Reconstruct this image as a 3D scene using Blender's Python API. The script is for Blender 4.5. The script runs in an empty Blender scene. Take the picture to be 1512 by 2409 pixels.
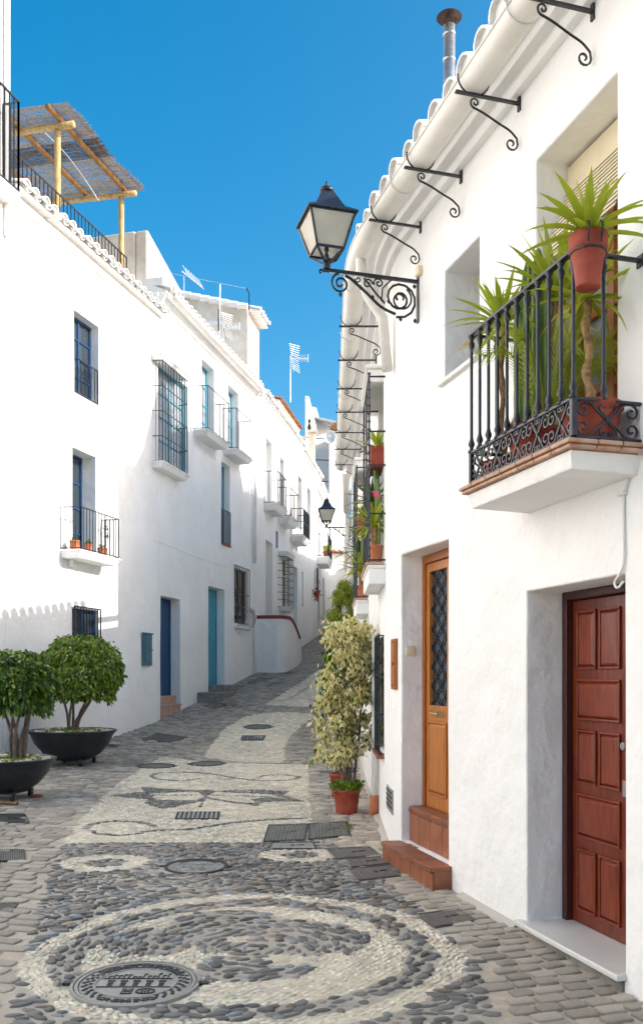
import bpy, math, random
import numpy as np
from mathutils import Vector, Matrix, noise
random.seed(7); np.random.seed(7)
sc = bpy.context.scene
COL = sc.collection
# ------------------------------------------------------------------ camera, sky, sun, exposure
FX, CX, HY = 2100.0, 756.0, 1585.0          # focal length, centre column, eye-level row (1512 x 2409 frame)
cd = bpy.data.cameras.new('camera'); cam = bpy.data.objects.new('camera', cd); COL.objects.link(cam)
cam.rotation_euler = (math.radians(90), 0, 0)
cd.sensor_fit = 'VERTICAL'; cd.sensor_height = 24.0; cd.lens = 24.0 * FX / 2409.0
cd.shift_y = (HY - 1204.5) / 2409.0; cd.clip_start = 0.05; cd.clip_end = 3000
sc.camera = cam
SUN_EL = math.radians(27.5); SAZ = Vector((0.983, -0.18)).normalized()
S = Vector((SAZ.x * math.cos(SUN_EL), SAZ.y * math.cos(SUN_EL), math.sin(SUN_EL)))
w = bpy.data.worlds.new('World'); sc.world = w; w.use_nodes = True
nt = w.node_tree; bg = nt.nodes['Background']
sky = nt.nodes.new('ShaderNodeTexSky'); sky.sky_type = 'NISHITA'; sky.sun_disc = False
sky.sun_elevation = SUN_EL; sky.sun_rotation = math.atan2(SAZ.x, SAZ.y)
sky.air_density = 1.1; sky.dust_density = 5.0; sky.ozone_density = 3.0; sky.altitude = 300
hs_ = nt.nodes.new('ShaderNodeHueSaturation'); hs_.inputs['Hue'].default_value = 0.485; hs_.inputs['Saturation'].default_value = 1.50; hs_.inputs['Value'].default_value = 0.72
nt.links.new(sky.outputs[0], hs_.inputs['Color']); nt.links.new(hs_.outputs[0], bg.inputs[0]); bg.inputs[1].default_value = 0.15
sl = bpy.data.lights.new('sun', 'SUN'); sl.energy = 2.2; sl.angle = math.radians(0.5); sl.color = (1.0, 0.975, 0.93)
so = bpy.data.objects.new('sun', sl); COL.objects.link(so); so.rotation_euler = S.to_track_quat('Z', 'Y').to_euler()
sc.view_settings.view_transform = 'Standard'; sc.view_settings.look = 'None'
sc.view_settings.exposure = 1.38; sc.view_settings.gamma = 1.0; sc.view_settings.use_curve_mapping = False
sc.cycles.max_bounces = 10; sc.cycles.diffuse_bounces = 8; sc.cycles.glossy_bounces = 3; sc.cycles.transparent_max_bounces = 8
sc.cycles.use_denoising = True

# ------------------------------------------------------------------ materials
MT = {}
def mat(name, col, rough=0.8, metal=0.0, var=0.0, vscale=3.0, col2=None, bump=0.0, bscale=40.0, bdist=0.01, wave=None, trans=0.0, spec=0.5, bump2=None, objvar=0.0):
    m = bpy.data.materials.new(name); m.use_nodes = True; n = m.node_tree; L = n.links
    b = n.nodes['Principled BSDF']; b.inputs['Roughness'].default_value = rough; b.inputs['Metallic'].default_value = metal
    b.inputs['Specular IOR Level'].default_value = spec
    b.inputs['Base Color'].default_value = (*col, 1)
    tc = n.nodes.new('ShaderNodeTexCoord'); src = tc.outputs['Object']
    cout = None
    if var > 0 or col2:
        nz = n.nodes.new('ShaderNodeTexNoise'); nz.inputs['Scale'].default_value = vscale; nz.inputs['Detail'].default_value = 7; nz.inputs['Roughness'].default_value = 0.62
        L.new(src, nz.inputs['Vector'])
        fac = nz.outputs['Fac']
        if wave:
            mp = n.nodes.new('ShaderNodeMapping'); mp.inputs['Scale'].default_value = wave; L.new(src, mp.inputs[0]); L.new(mp.outputs[0], nz.inputs['Vector'])
        r = n.nodes.new('ShaderNodeValToRGB'); c2 = col2 or tuple(c * (1 - var) for c in col)
        r.color_ramp.elements[0].position = 0.33; r.color_ramp.elements[1].position = 0.67
        r.color_ramp.elements[0].color = (*c2, 1); r.color_ramp.elements[1].color = (*col, 1)
        L.new(fac, r.inputs[0]); cout = r.outputs[0]; L.new(cout, b.inputs['Base Color'])
    if objvar > 0:
        oi = n.nodes.new('ShaderNodeObjectInfo'); hs = n.nodes.new('ShaderNodeHueSaturation')
        mr = n.nodes.new('ShaderNodeMapRange'); mr.inputs[3].default_value = 1 - objvar; mr.inputs[4].default_value = 1 + objvar
        L.new(oi.outputs['Random'], mr.inputs[0]); L.new(mr.outputs[0], hs.inputs['Value'])
        if cout: L.new(cout, hs.inputs['Color'])
        else: hs.inputs['Color'].default_value = (*col, 1)
        L.new(hs.outputs[0], b.inputs['Base Color'])
    if bump > 0:
        nb = n.nodes.new('ShaderNodeTexNoise'); nb.inputs['Scale'].default_value = bscale; nb.inputs['Detail'].default_value = 5
        L.new(src, nb.inputs['Vector'])
        bp = n.nodes.new('ShaderNodeBump'); bp.inputs['Strength'].default_value = bump; bp.inputs['Distance'].default_value = bdist
        L.new(nb.outputs['Fac'], bp.inputs['Height'])
        last = bp
        if bump2:
            n2 = n.nodes.new('ShaderNodeTexNoise'); n2.inputs['Scale'].default_value = bump2[0]; n2.inputs['Detail'].default_value = 4; L.new(src, n2.inputs['Vector'])
            b2 = n.nodes.new('ShaderNodeBump'); b2.inputs['Strength'].default_value = bump2[1]; b2.inputs['Distance'].default_value = bump2[2]
            L.new(n2.outputs['Fac'], b2.inputs['Height']); L.new(bp.outputs[0], b2.inputs['Normal']); last = b2
        L.new(last.outputs[0], b.inputs['Normal'])
    if trans > 0:
        out = n.nodes['Material Output']; tr = n.nodes.new('ShaderNodeBsdfTranslucent'); mx = n.nodes.new('ShaderNodeMixShader')
        mx.inputs[0].default_value = trans; tr.inputs[0].default_value = (*[min(1, c * 1.6) for c in col], 1)
        L.new(b.outputs[0], mx.inputs[1]); L.new(tr.outputs[0], mx.inputs[2]); L.new(mx.outputs[0], out.inputs[0])
    MT[name] = m; return m
mat('plaster', (0.87, 0.87, 0.865), 0.9, col2=(0.79, 0.785, 0.765), vscale=0.9, bump=0.35, bscale=24, bdist=0.014, bump2=(2.6, 0.6, 0.09), spec=0.25)
mat('plaster_warm', (0.76, 0.69, 0.60), 0.9, col2=(0.58, 0.49, 0.38), vscale=2.0, bump=0.35, bscale=20, bdist=0.012, bump2=(3.0, 0.35, 0.04), spec=0.2)  # beige puts the shade of the roof blocks into the colour, plus weather stains
mat('whitewash', (0.82, 0.81, 0.78), 0.85, var=0.12, vscale=9, bump=0.5, bscale=45, bdist=0.006)
mat('terracotta_tile', (0.45, 0.20, 0.11), 0.8, var=0.4, vscale=9, bump=0.3, bscale=60, bdist=0.004)
mat('gutter_paint', (0.78, 0.76, 0.71), 0.45, var=0.12, vscale=4, wave=(1.2, 1.2, 5))
mat('iron', (0.018, 0.020, 0.026), 0.42, var=0.3, vscale=30, bump=0.3, bscale=120, bdist=0.002)
mat('iron_blue', (0.020, 0.026, 0.042), 0.35, var=0.3, vscale=30, bump=0.3, bscale=120, bdist=0.002)
mat('lamp_glass', (0.78, 0.75, 0.64), 0.35, col2=(0.58, 0.55, 0.45), vscale=6, trans=0.45)
mat('glass_dark', (0.03, 0.045, 0.06), 0.08, spec=0.8)
mat('glass_curtain', (0.42, 0.45, 0.46), 0.25, col2=(0.25, 0.28, 0.30), vscale=8)
mat('mahogany', (0.19, 0.032, 0.009), 0.33, col2=(0.075, 0.010, 0.004), vscale=3.5, wave=(9, 9, 1.4), bump=0.12, bscale=80, bdist=0.002)
mat('mahogany_lit', (0.215, 0.038, 0.012), 0.3, col2=(0.12, 0.018, 0.007), vscale=4, wave=(8, 8, 1.4), bump=0.12, bscale=80, bdist=0.002)  # lighter copy of mahogany: light on the raised door panels, painted in
mat('mahogany_dark', (0.045, 0.007, 0.005), 0.45, col2=(0.05, 0.01, 0.008), vscale=3, wave=(14, 14, 1.2))
mat('pine', (0.50, 0.185, 0.032), 0.4, col2=(0.31, 0.095, 0.014), vscale=2.6, wave=(22, 22, 1.6), bump=0.08, bscale=80, bdist=0.002)
mat('pine_frame', (0.38, 0.12, 0.018), 0.4, col2=(0.25, 0.07, 0.010), vscale=2.6, wave=(22, 22, 1.6))
mat('log', (0.60, 0.43, 0.19), 0.75, col2=(0.36, 0.22, 0.08), vscale=5, wave=(3, 3, 1), bump=0.5, bscale=40, bdist=0.008)
mat('log_brown', (0.36, 0.18, 0.05), 0.75, col2=(0.20, 0.09, 0.025), vscale=8, bump=0.6, bscale=40, bdist=0.01)
mat('blue_paint', (0.004, 0.060, 0.175), 0.45, var=0.35, vscale=6)
mat('light_blue_paint', (0.06, 0.33, 0.45), 0.5, var=0.25, vscale=5)
mat('green_blue_paint', (0.05, 0.17, 0.23), 0.5, var=0.3, vscale=8)
mat('brown_wood', (0.26, 0.12, 0.05), 0.6, var=0.4, vscale=8)
mat('marble', (0.66, 0.66, 0.63), 0.3, col2=(0.54, 0.54, 0.51), vscale=3)
mat('step_tile', (0.31, 0.115, 0.055), 0.5, col2=(0.21, 0.072, 0.035), vscale=5, bump=0.15, bscale=60, bdist=0.003, objvar=0.12)
mat('pink_stone', (0.50, 0.32, 0.25), 0.7, var=0.25, vscale=6)
mat('grout', (0.45, 0.42, 0.38), 0.9)
mat('grey_stone', (0.25, 0.24, 0.22), 0.85, var=0.45, vscale=8, bump=0.5, bscale=30, bdist=0.01)
mat('brick_red', (0.30, 0.055, 0.035), 0.75, var=0.3, vscale=12, bump=0.3, bscale=60, bdist=0.004, objvar=0.15)
mat('thin_brick', (0.43, 0.21, 0.12), 0.85, col2=(0.55, 0.40, 0.30), vscale=14, bump=0.5, bscale=60, bdist=0.006, objvar=0.15)
mat('pot_red', (0.36, 0.065, 0.030), 0.65, col2=(0.22, 0.032, 0.016), vscale=9, bump=0.1, bscale=60, bdist=0.003)
mat('pot_terracotta', (0.55, 0.20, 0.09), 0.75, col2=(0.45, 0.15, 0.07), vscale=7, bump=0.2, bscale=60, bdist=0.003)
mat('bowl_black', (0.022, 0.026, 0.034), 0.38, var=0.4, vscale=10, bump=0.25, bscale=30, bdist=0.006)
mat('soil', (0.06, 0.04, 0.025), 0.95)
mat('cast_iron', (0.155, 0.155, 0.145), 0.5, metal=0.25, col2=(0.09, 0.09, 0.085), vscale=14)
mat('cast_light', (0.33, 0.33, 0.30), 0.5, metal=0.1, col2=(0.24, 0.24, 0.22), vscale=14)
mat('cast_plain', (0.23, 0.225, 0.20), 0.5, metal=0.15, col2=(0.15, 0.145, 0.13), vscale=14)
mat('cast_dark', (0.03, 0.032, 0.034), 0.6, var=0.4, vscale=14)
mat('rust_plate', (0.17, 0.145, 0.13), 0.65, col2=(0.11, 0.10, 0.095), vscale=14)
mat('rust', (0.06, 0.028, 0.018), 0.8, var=0.4, vscale=20)  # dark rust; the shade under the flue cap is part of the tone
mat('zinc', (0.50, 0.50, 0.48), 0.35, metal=0.75, var=0.3, vscale=12, wave=(1, 1, 6))
mat('alu', (0.80, 0.80, 0.82), 0.4, metal=0.2)
mat('vent_metal', (0.38, 0.38, 0.37), 0.5, metal=0.3, col2=(0.22, 0.22, 0.22), vscale=30)
mat('cream_plastic', (0.75, 0.68, 0.48), 0.4)
mat('brass', (0.42, 0.30, 0.12), 0.35, metal=0.8)
mat('steel', (0.35, 0.35, 0.35), 0.4, metal=0.8)
mat('blind', (0.66, 0.58, 0.40), 0.6, var=0.12, vscale=5)
mat('cable', (0.70, 0.70, 0.68), 0.6)
mat('reed', (0.55, 0.47, 0.38), 0.9, col2=(0.30, 0.25, 0.21), vscale=22, objvar=0.1)
mat('reed_dark', (0.26, 0.21, 0.165), 0.9, col2=(0.11, 0.08, 0.06), vscale=22)
mat('leaf_dark', (0.022, 0.060, 0.008), 0.36, trans=0.18)
mat('leaf_mid', (0.10, 0.18, 0.016), 0.33, trans=0.22)
mat('leaf_lime', (0.26, 0.33, 0.02), 0.45, trans=0.3)
mat('leaf_cream', (0.80, 0.72, 0.38), 0.5, trans=0.3)
mat('leaf_cream2', (0.60, 0.50, 0.20), 0.5, trans=0.3)
mat('yucca_leaf', (0.34, 0.40, 0.03), 0.4, trans=0.3, objvar=0.3)
mat('yucca_dark', (0.10, 0.18, 0.02), 0.4, trans=0.25, objvar=0.3)
mat('leaf_yellow', (0.50, 0.36, 0.05), 0.5, trans=0.3)
mat('cactus', (0.13, 0.23, 0.055), 0.5, var=0.4, vscale=12)
mat('bark', (0.21, 0.16, 0.13), 0.9, col2=(0.11, 0.08, 0.065), vscale=20, bump=0.6, bscale=50, bdist=0.01)
mat('yucca_bark', (0.42, 0.27, 0.12), 0.9, col2=(0.16, 0.09, 0.04), vscale=28, bump=0.8, bscale=50, bdist=0.015)
mat('succulent', (0.45, 0.28, 0.22), 0.5, var=0.3, vscale=20)
mat('flower_pink', (0.75, 0.08, 0.22), 0.6, trans=0.2)
mat('flower_red', (0.60, 0.02, 0.03), 0.6, trans=0.2)
mat('dish', (0.68, 0.68, 0.66), 0.5)
mat('black_plastic', (0.02, 0.02, 0.02), 0.5)
mat('white_pebble_stone', (0.62, 0.57, 0.46), 0.6, objvar=0.22)
mat('dark_pebble_stone', (0.165, 0.16, 0.148), 0.6, var=0.3, vscale=14, objvar=0.3, bump=0.3, bscale=50, bdist=0.006)
mat('sett_stone', (0.45, 0.40, 0.33), 0.75, var=0.3, vscale=10, objvar=0.22, bump=0.6, bscale=35, bdist=0.01)

def attr_mat(name, rough=0.85, bump=0.5, bscale=90, bdist=0.004, mott=0.35):
    m = bpy.data.materials.new(name); m.use_nodes = True; n = m.node_tree; L = n.links; b = n.nodes['Principled BSDF']
    b.inputs['Roughness'].default_value = rough; b.inputs['Specular IOR Level'].default_value = 0.3
    a = n.nodes.new('ShaderNodeAttribute'); a.attribute_name = 'tint'
    tc = n.nodes.new('ShaderNodeTexCoord')
    nz = n.nodes.new('ShaderNodeTexNoise'); nz.inputs['Scale'].default_value = 7; nz.inputs['Detail'].default_value = 8; nz.inputs['Roughness'].default_value = 0.7
    L.new(tc.outputs['Object'], nz.inputs['Vector'])
    mr = n.nodes.new('ShaderNodeMapRange'); mr.inputs[1].default_value = 0.3; mr.inputs[2].default_value = 0.7; mr.inputs[3].default_value = 1 - mott; mr.inputs[4].default_value = 1 + mott * 0.5
    L.new(nz.outputs['Fac'], mr.inputs[0])
    mx = n.nodes.new('ShaderNodeVectorMath'); mx.operation = 'SCALE'; L.new(a.outputs['Color'], mx.inputs[0]); L.new(mr.outputs[0], mx.inputs['Scale'])
    L.new(mx.outputs[0], b.inputs['Base Color'])
    nb = n.nodes.new('ShaderNodeTexNoise'); nb.inputs['Scale'].default_value = bscale; nb.inputs['Detail'].default_value = 4; L.new(tc.outputs['Object'], nb.inputs['Vector'])
    bp = n.nodes.new('ShaderNodeBump'); bp.inputs['Strength'].default_value = bump; bp.inputs['Distance'].default_value = bdist
    L.new(nb.outputs['Fac'], bp.inputs['Height']); L.new(bp.outputs[0], b.inputs['Normal'])
    MT[name] = m
attr_mat('mortar', 0.9, 0.7, 70, 0.008, 0.3); attr_mat('stone_tint', 0.58, 0.5, 60, 0.006, 0.4)

# ------------------------------------------------------------------ object helpers
WL = {}
def tagit(o, label=None, cat=None, group=None, kind=None):
    if label: o['label'] = label
    if cat: o['category'] = cat
    if group: o['group'] = group
    if kind: o['kind'] = kind
    return o
def thing(name, label, cat, loc=(0, 0, 0), group=None, rz=0.0, local=False, scale=1.0):
    o = bpy.data.objects.new(name, None); COL.objects.link(o); o.location = loc; o.rotation_euler = (0, 0, rz); o.empty_display_size = 0.1
    o.scale = (scale,) * 3
    WL[o.name] = Vector((0, 0, 0)) if local else Vector(loc)
    return tagit(o, label, cat, group)
def wl(parent): return WL.get(parent.name, Vector((0, 0, 0))) if parent else Vector((0, 0, 0))
def inst(name, mesh, parent, M, label=None):
    o = bpy.data.objects.new(name, mesh); COL.objects.link(o)
    if parent: o.parent = parent; WL[o.name] = wl(parent)
    o.matrix_local = Matrix.Translation(-wl(parent)) @ M
    if label: o['label'] = label
    return o
def copy_tree(o, parent=None):
    c = o.copy(); COL.objects.link(c)
    if parent: c.parent = parent; c.matrix_parent_inverse = o.matrix_parent_inverse.copy()
    WL[c.name] = WL.get(o.name, Vector((0, 0, 0)))
    for ch in list(o.children): copy_tree(ch, c)
    return c

class MB:
    def __init__(s): s.v = []; s.f = []; s.m = []
    def add(s, vs, fs, mi=0):
        b = len(s.v); s.v += [tuple(p) for p in vs]; s.f += [tuple(b + i for i in f) for f in fs]; s.m += [mi] * len(fs); return s
    def hexa(s, c, mi=0):   # 8 corners: bottom 0-3 ccw, top 4-7
        return s.add(c, [(0, 3, 2, 1), (4, 5, 6, 7), (0, 1, 5, 4), (1, 2, 6, 5), (2, 3, 7, 6), (3, 0, 4, 7)], mi)
    def boxf(s, F, u0, u1, o0, o1, z0, z1, mi=0):
        return s.hexa([F(u0, o0, z0), F(u1, o0, z0), F(u1, o1, z0), F(u0, o1, z0), F(u0, o0, z1), F(u1, o0, z1), F(u1, o1, z1), F(u0, o1, z1)], mi)
    def box(s, x0, x1, y0, y1, z0, z1, mi=0): return s.boxf(lambda a, b, c: (a, b, c), x0, x1, y0, y1, z0, z1, mi)
    def tube(s, pts, r, n=6, mi=0, cap=True, flat=None):
        pts = [Vector(p) for p in pts]; k = len(pts)
        if k < 2: return s
        rs = r if isinstance(r, (list, tuple)) else [r] * k
        up = None; vs = []
        for i, p in enumerate(pts):
            t = (pts[min(i + 1, k - 1)] - pts[max(i - 1, 0)])
            if t.length < 1e-9: t = Vector((0, 0, 1))
            t.normalize()
            if up is None:
                a = Vector((0, 0, 1)) if abs(t.z) < 0.9 else Vector((1, 0, 0)); up = (a - t * a.dot(t)).normalized()
            else:
                up = up - t * up.dot(t)
                if up.length < 1e-6: up = t.orthogonal()
                up.normalize()
            sd = t.cross(up)
            for j in range(n):
                an = 2 * math.pi * (j + 0.5) / n
                vs.append(p + (up * math.cos(an) + sd * math.sin(an)) * rs[i])
        fs = []
        for i in range(k - 1):
            for j in range(n):
                a = i * n + j; b = i * n + (j + 1) % n; fs.append((a, b, b + n, a + n))
        if cap: fs.append(tuple(range(n - 1, -1, -1))); fs.append(tuple((k - 1) * n + j for j in range(n)))
        return s.add(vs, fs, mi)
    def lathe(s, prof, c=(0, 0, 0), n=16, mi=0, cap=True):
        c = Vector(c); vs = []; fs = []
        for r, z in prof:
            for j in range(n):
                a = 2 * math.pi * j / n; vs.append(c + Vector((r * math.cos(a), r * math.sin(a), z)))
        for i in range(len(prof) - 1):
            for j in range(n):
                a = i * n + j; b = i * n + (j + 1) % n; fs.append((a, b, b + n, a + n))
        if cap: fs.append(tuple(range(n - 1, -1, -1))); fs.append(tuple((len(prof) - 1) * n + j for j in range(n)))
        return s.add(vs, fs, mi)
    def sweep(s, F, us, prof, mi=0, closed=False, cap=True):   # prof: (off, z) list swept along u
        n = len(prof); vs = [F(u, o, z) for u in us for (o, z) in prof]; fs = []
        for i in range(len(us) - 1):
            for j in range(n if closed else n - 1):
                a = i * n + j; b = i * n + (j + 1) % n; fs.append((a, a + n, b + n, b))
        if cap and closed: fs.append(tuple(range(n))); fs.append(tuple((len(us) - 1) * n + j for j in range(n - 1, -1, -1)))
        return s.add(vs, fs, mi)
    def mesh(s, name, mats, smooth=False, off=Vector((0, 0, 0))):
        me = bpy.data.meshes.new(name); off = Vector(off)
        me.from_pydata([(x - off.x, y - off.y, z - off.z) for x, y, z in s.v], [], s.f)
        for m in (mats if isinstance(mats, (list, tuple)) else [mats]): me.materials.append(MT[m])
        if len(me.materials) > 1: me.polygons.foreach_set('material_index', s.m)
        if smooth: me.polygons.foreach_set('use_smooth', [True] * len(me.polygons))
        me.update(); return me
    def build(s, name, mats, parent=None, smooth=False, bevel=0.0, seg=2, loc=None, label=None, wn=True, solid=0.0):
        off = wl(parent) if parent else Vector(loc or (0, 0, 0))
        me = s.mesh(name, mats, smooth, off); o = bpy.data.objects.new(name, me); COL.objects.link(o)
        if parent: o.parent = parent; WL[o.name] = wl(parent)
        else: o.location = off; WL[o.name] = off
        if solid:
            q = o.modifiers.new('solid', 'SOLIDIFY'); q.thickness = solid; q.offset = 0
        if bevel:
            q = o.modifiers.new('bevel', 'BEVEL'); q.width = bevel; q.segments = seg; q.limit_method = 'ANGLE'; q.angle_limit = math.radians(35)
            me.polygons.foreach_set('use_smooth', [True] * len(me.polygons))
            q = o.modifiers.new('wn', 'WEIGHTED_NORMAL'); q.keep_sharp = True
        if label: o['label'] = label
        return o
def spiral(cx, cy, r, a0, a1, k=0.18, n=16):
    return [(cx + r * (1 - (1 - k) * t) * math.cos(a0 + (a1 - a0) * t), cy + r * (1 - (1 - k) * t) * math.sin(a0 + (a1 - a0) * t)) for t in [i / (n - 1) for i in range(n)]]
def catmull(P, n=5):
    P = [Vector(p) for p in P]; out = []
    for i in range(len(P) - 1):
        p0 = P[max(i - 1, 0)]; p1 = P[i]; p2 = P[i + 1]; p3 = P[min(i + 2, len(P) - 1)]
        for k in range(n):
            t = k / n; out.append(0.5 * ((2 * p1) + (p2 - p0) * t + (2 * p0 - 5 * p1 + 4 * p2 - p3) * t * t + (3 * p1 - p0 - 3 * p2 + p3) * t ** 3))
    return out + [P[-1]]

# ------------------------------------------------------------------ street level and house fronts
_K = [(-200, -1.66), (0, -1.62), (4.3, -1.59), (6, -1.57), (8.5, -1.53), (12, -1.51), (14.5, -1.45), (16, -1.37), (17.5, -1.235), (19, -1.08), (22.1, -0.62), (25.7, -0.05), (34.4, 1.11), (37.2, 1.49), (44, 2.3), (60, 3.8), (400, 24)]
_yy = np.linspace(-60, 100, 3201); _zz = np.interp(_yy, [k[0] for k in _K], [k[1] for k in _K])
_ker = np.hanning(31); _ker /= _ker.sum(); _zs = np.convolve(np.pad(_zz, 15, 'edge'), _ker, 'valid')
def gz(y): return float(np.interp(y, _yy, _zs))
def gpt(px, py):      # where the sight line through a frame point meets the street
    lo = 2.0
    k = (py - HY) / FX
    y = lo
    while y < 60 and gz(y) < -k * y: y += 0.02
    return Vector(((px - CX) / FX * y, y, gz(y)))
class Facade:
    def __init__(s, pts, side):   # side +1: street on the +x side, -1: street on the -x side
        s.p = [Vector(q) for q in pts]; s.side = side; s.c = [0.0]
        for a, b in zip(s.p, s.p[1:]): s.c.append(s.c[-1] + (b - a).length)
        s.nrm = []
        for i in range(len(s.p)):
            t = (s.p[min(i + 1, len(s.p) - 1)] - s.p[max(i - 1, 0)]).normalized(); s.nrm.append(Vector((t.y, -t.x)) * side)
        s.U = s.c[-1]
    def seg(s, u):
        i = 0
        while i < len(s.c) - 2 and u > s.c[i + 1]: i += 1
        return i, (u - s.c[i]) / (s.c[i + 1] - s.c[i])
    def nt(s, u):
        i, t = s.seg(u); tt = min(1, max(0, t)); n = (s.nrm[i].lerp(s.nrm[i + 1], tt)).normalized()
        if len(s.p) == 2: n = s.nrm[0]
        return n, Vector((-n.y, n.x)) * s.side
    def P(s, u, o, z):
        i, t = s.seg(u); q = s.p[i].lerp(s.p[i + 1], t); n, _ = s.nt(u); q = q + n * o
        return Vector((q.x, q.y, z))
    def uz(s, px, py, off=0.0):
        k = (px - CX) / FX
        best = None
        for i in range(len(s.p) - 1):
            a = s.p[i] + s.nrm[i] * off; b = s.p[i + 1] + s.nrm[i + 1] * off
            da = a.x - k * a.y; db = b.x - k * b.y
            if abs(da - db) < 1e-9: continue
            t = da / (da - db)
            lo = -50 if i == 0 else -1e-6; hi = 50 if i == len(s.p) - 2 else 1 + 1e-6
            if lo <= t <= hi:
                y = a.y + (b.y - a.y) * t
                if y > 0.5:
                    u = s.c[i] + t * (s.c[i + 1] - s.c[i])
                    c = abs(min(0, t)) + max(0, t - 1)
                    if best is None or c < best[0]: best = (c, u, (HY - py) / FX * y)
        return best[1], best[2]
    def u(s, px, off=0.0): return s.uz(px, HY, off)[0]
    def z(s, px, py, off=0.0): return s.uz(px, py, off)[1]
    def yof(s, u): return s.P(u, 0, 0).y
def line(px, Y, slope, y0, y1):
    X = (px - CX) / FX * Y
    return [(X + slope * (y - Y), y) for y in (y0, y1)]
# left row: A (nearest, taller), B, C, D, E, F ; right: R (curved), then houses 2..4
fB = Facade(line(277, 17.6, 0.278, 13.96 + 0.14, 19.33), 1)
fA = Facade(line(277, 17.6, 0.278, -14, 14.10), 1)
pBe = fB.p[-1]
fC = Facade([pBe, (-1.94, 26.1)], 1); fD = Facade([(-1.94, 26.1), (-0.87, 32.6)], 1)
fE = Facade([(-0.87, 32.6), (-0.24, 37.3)], 1); fF = Facade([(-0.24, 37.3), (0.40, 44.5)], 1)
def rcurve():
    dA = Vector((-0.277, 0.961)).normalized(); a0 = Vector((1.237, 5.4)); corner = a0 + dA * ((7.60 - 5.4) / dA.y); dB = Vector((0.004, 1)).normalized()
    P = [a0 - dA * 20]; s_ = corner - dA * 0.42; e_ = corner + dB * 0.42; P.append(s_)
    for i in range(1, 8):
        t = i / 8; P.append((s_ * (1 - t) ** 2 + corner * 2 * t * (1 - t) + e_ * t * t))
    P.append(e_); P.append(corner + dB * (15.6 - corner.y)); return P
fR = Facade(rcurve(), -1)
fR2 = Facade([(0.60, 15.6), (0.86, 24.0)], -1); fR3 = Facade([(0.86, 24.0), (1.06, 31.0)], -1); fR4 = Facade([(1.06, 31.0), (1.30, 46.0)], -1)

def wall_mesh(f, u0, u1, z0, z1, ops, thick=3.0, step=0.35, amp=0.006, back_mi=0, topf=None):
    us = {round(u0, 4), round(u1, 4)}; zs = {round(z0, 4), round(z1, 4)}
    for o in ops:
        for q in o[:2]: us.add(round(min(max(q, u0), u1), 4))
        for q in o[2:4]: zs.add(round(min(max(q, z0), z1), 4))
    for c in f.c:
        if u0 + 0.02 < c < u1 - 0.02 and len(f.p) > 2 and all(abs(c - q) > 0.02 for q in us): us.add(round(c, 4))
    def fill(S_):
        L = sorted(S_); out = [L[0]]
        for a, b in zip(L, L[1:]):
            n = max(1, int((b - a) / step)); out += [a + (b - a) * (i + 1) / n for i in range(n)]
        return out
    us = fill(us); zs = fill(zs); vid = {}; vs = []; fs = []
    def V(i, j, d):
        key = (i, j, d)
        if key not in vid:
            vid[key] = len(vs); z = zs[j]
            if topf and j == len(zs) - 1: z = topf(us[i])
            p = f.P(us[i], -d, z); q = noise.noise(p * 0.9) * amp * 1.2 + noise.noise(p * 2.7) * amp * 0.5
            n, _ = f.nt(us[i]); vs.append((p.x + n.x * q, p.y + n.y * q, p.z + (noise.noise(p * 1.7) * 0.006 if d == 0 and 0 < j < len(zs) - 1 else 0)))
        return vid[key]
    def cell(i, j):
        if i < 0 or j < 0 or i >= len(us) - 1 or j >= len(zs) - 1: return None
        cu = (us[i] + us[i + 1]) / 2; cz = (zs[j] + zs[j + 1]) / 2
        for k, o in enumerate(ops):
            if o[0] < cu < o[1] and o[2] < cz < o[3]: return o[4]
        return 0.0
    sgn = f.side
    def face(a, b, c, d): fs.append((a, b, c, d) if sgn > 0 else (d, c, b, a))
    for i in range(len(us) - 1):
        for j in range(len(zs) - 1):
            d = cell(i, j); face(V(i, j, d), V(i + 1, j, d), V(i + 1, j + 1, d), V(i, j + 1, d))
            e = cell(i + 1, j)
            if e is not None and e != d: face(V(i + 1, j, d), V(i + 1, j, e), V(i + 1, j + 1, e), V(i + 1, j + 1, d))
            e = cell(i, j + 1)
            if e is not None and e != d: face(V(i, j + 1, d), V(i + 1, j + 1, d), V(i + 1, j + 1, e), V(i, j + 1, e))
    J = len(zs) - 1; I = len(us) - 1
    for j in range(J):
        face(V(0, j, 0.0), V(0, j + 1, 0.0), V(0, j + 1, thick), V(0, j, thick)); face(V(I, j, 0.0), V(I, j, thick), V(I, j + 1, thick), V(I, j + 1, 0.0))
    for i in range(I): face(V(i, J, 0.0), V(i + 1, J, 0.0), V(i + 1, J, thick), V(i, J, thick))
    m = MB(); m.v = vs; m.f = fs; m.m = [0] * len(fs); return m
def wall(f, parent, u0, u1, z0, z1, ops=(), thick=3.0, matn='plaster', bev=0.014, topf=None, name='wall', amp=0.006):
    return wall_mesh(f, u0, u1, z0, z1, list(ops), thick, topf=topf, amp=amp).build(name, matn, parent, smooth=True, bevel=bev)
def opn(f, x0, x1, yt, yb, depth, off=0.0):     # opening: yt/yb heights read at the left edge x0
    a, zt = f.uz(x0, yt, off); b, _ = f.uz(x1, yt, off); zb = f.z(x0, yb, off)
    return [min(a, b), max(a, b), zb, zt, depth]
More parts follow.
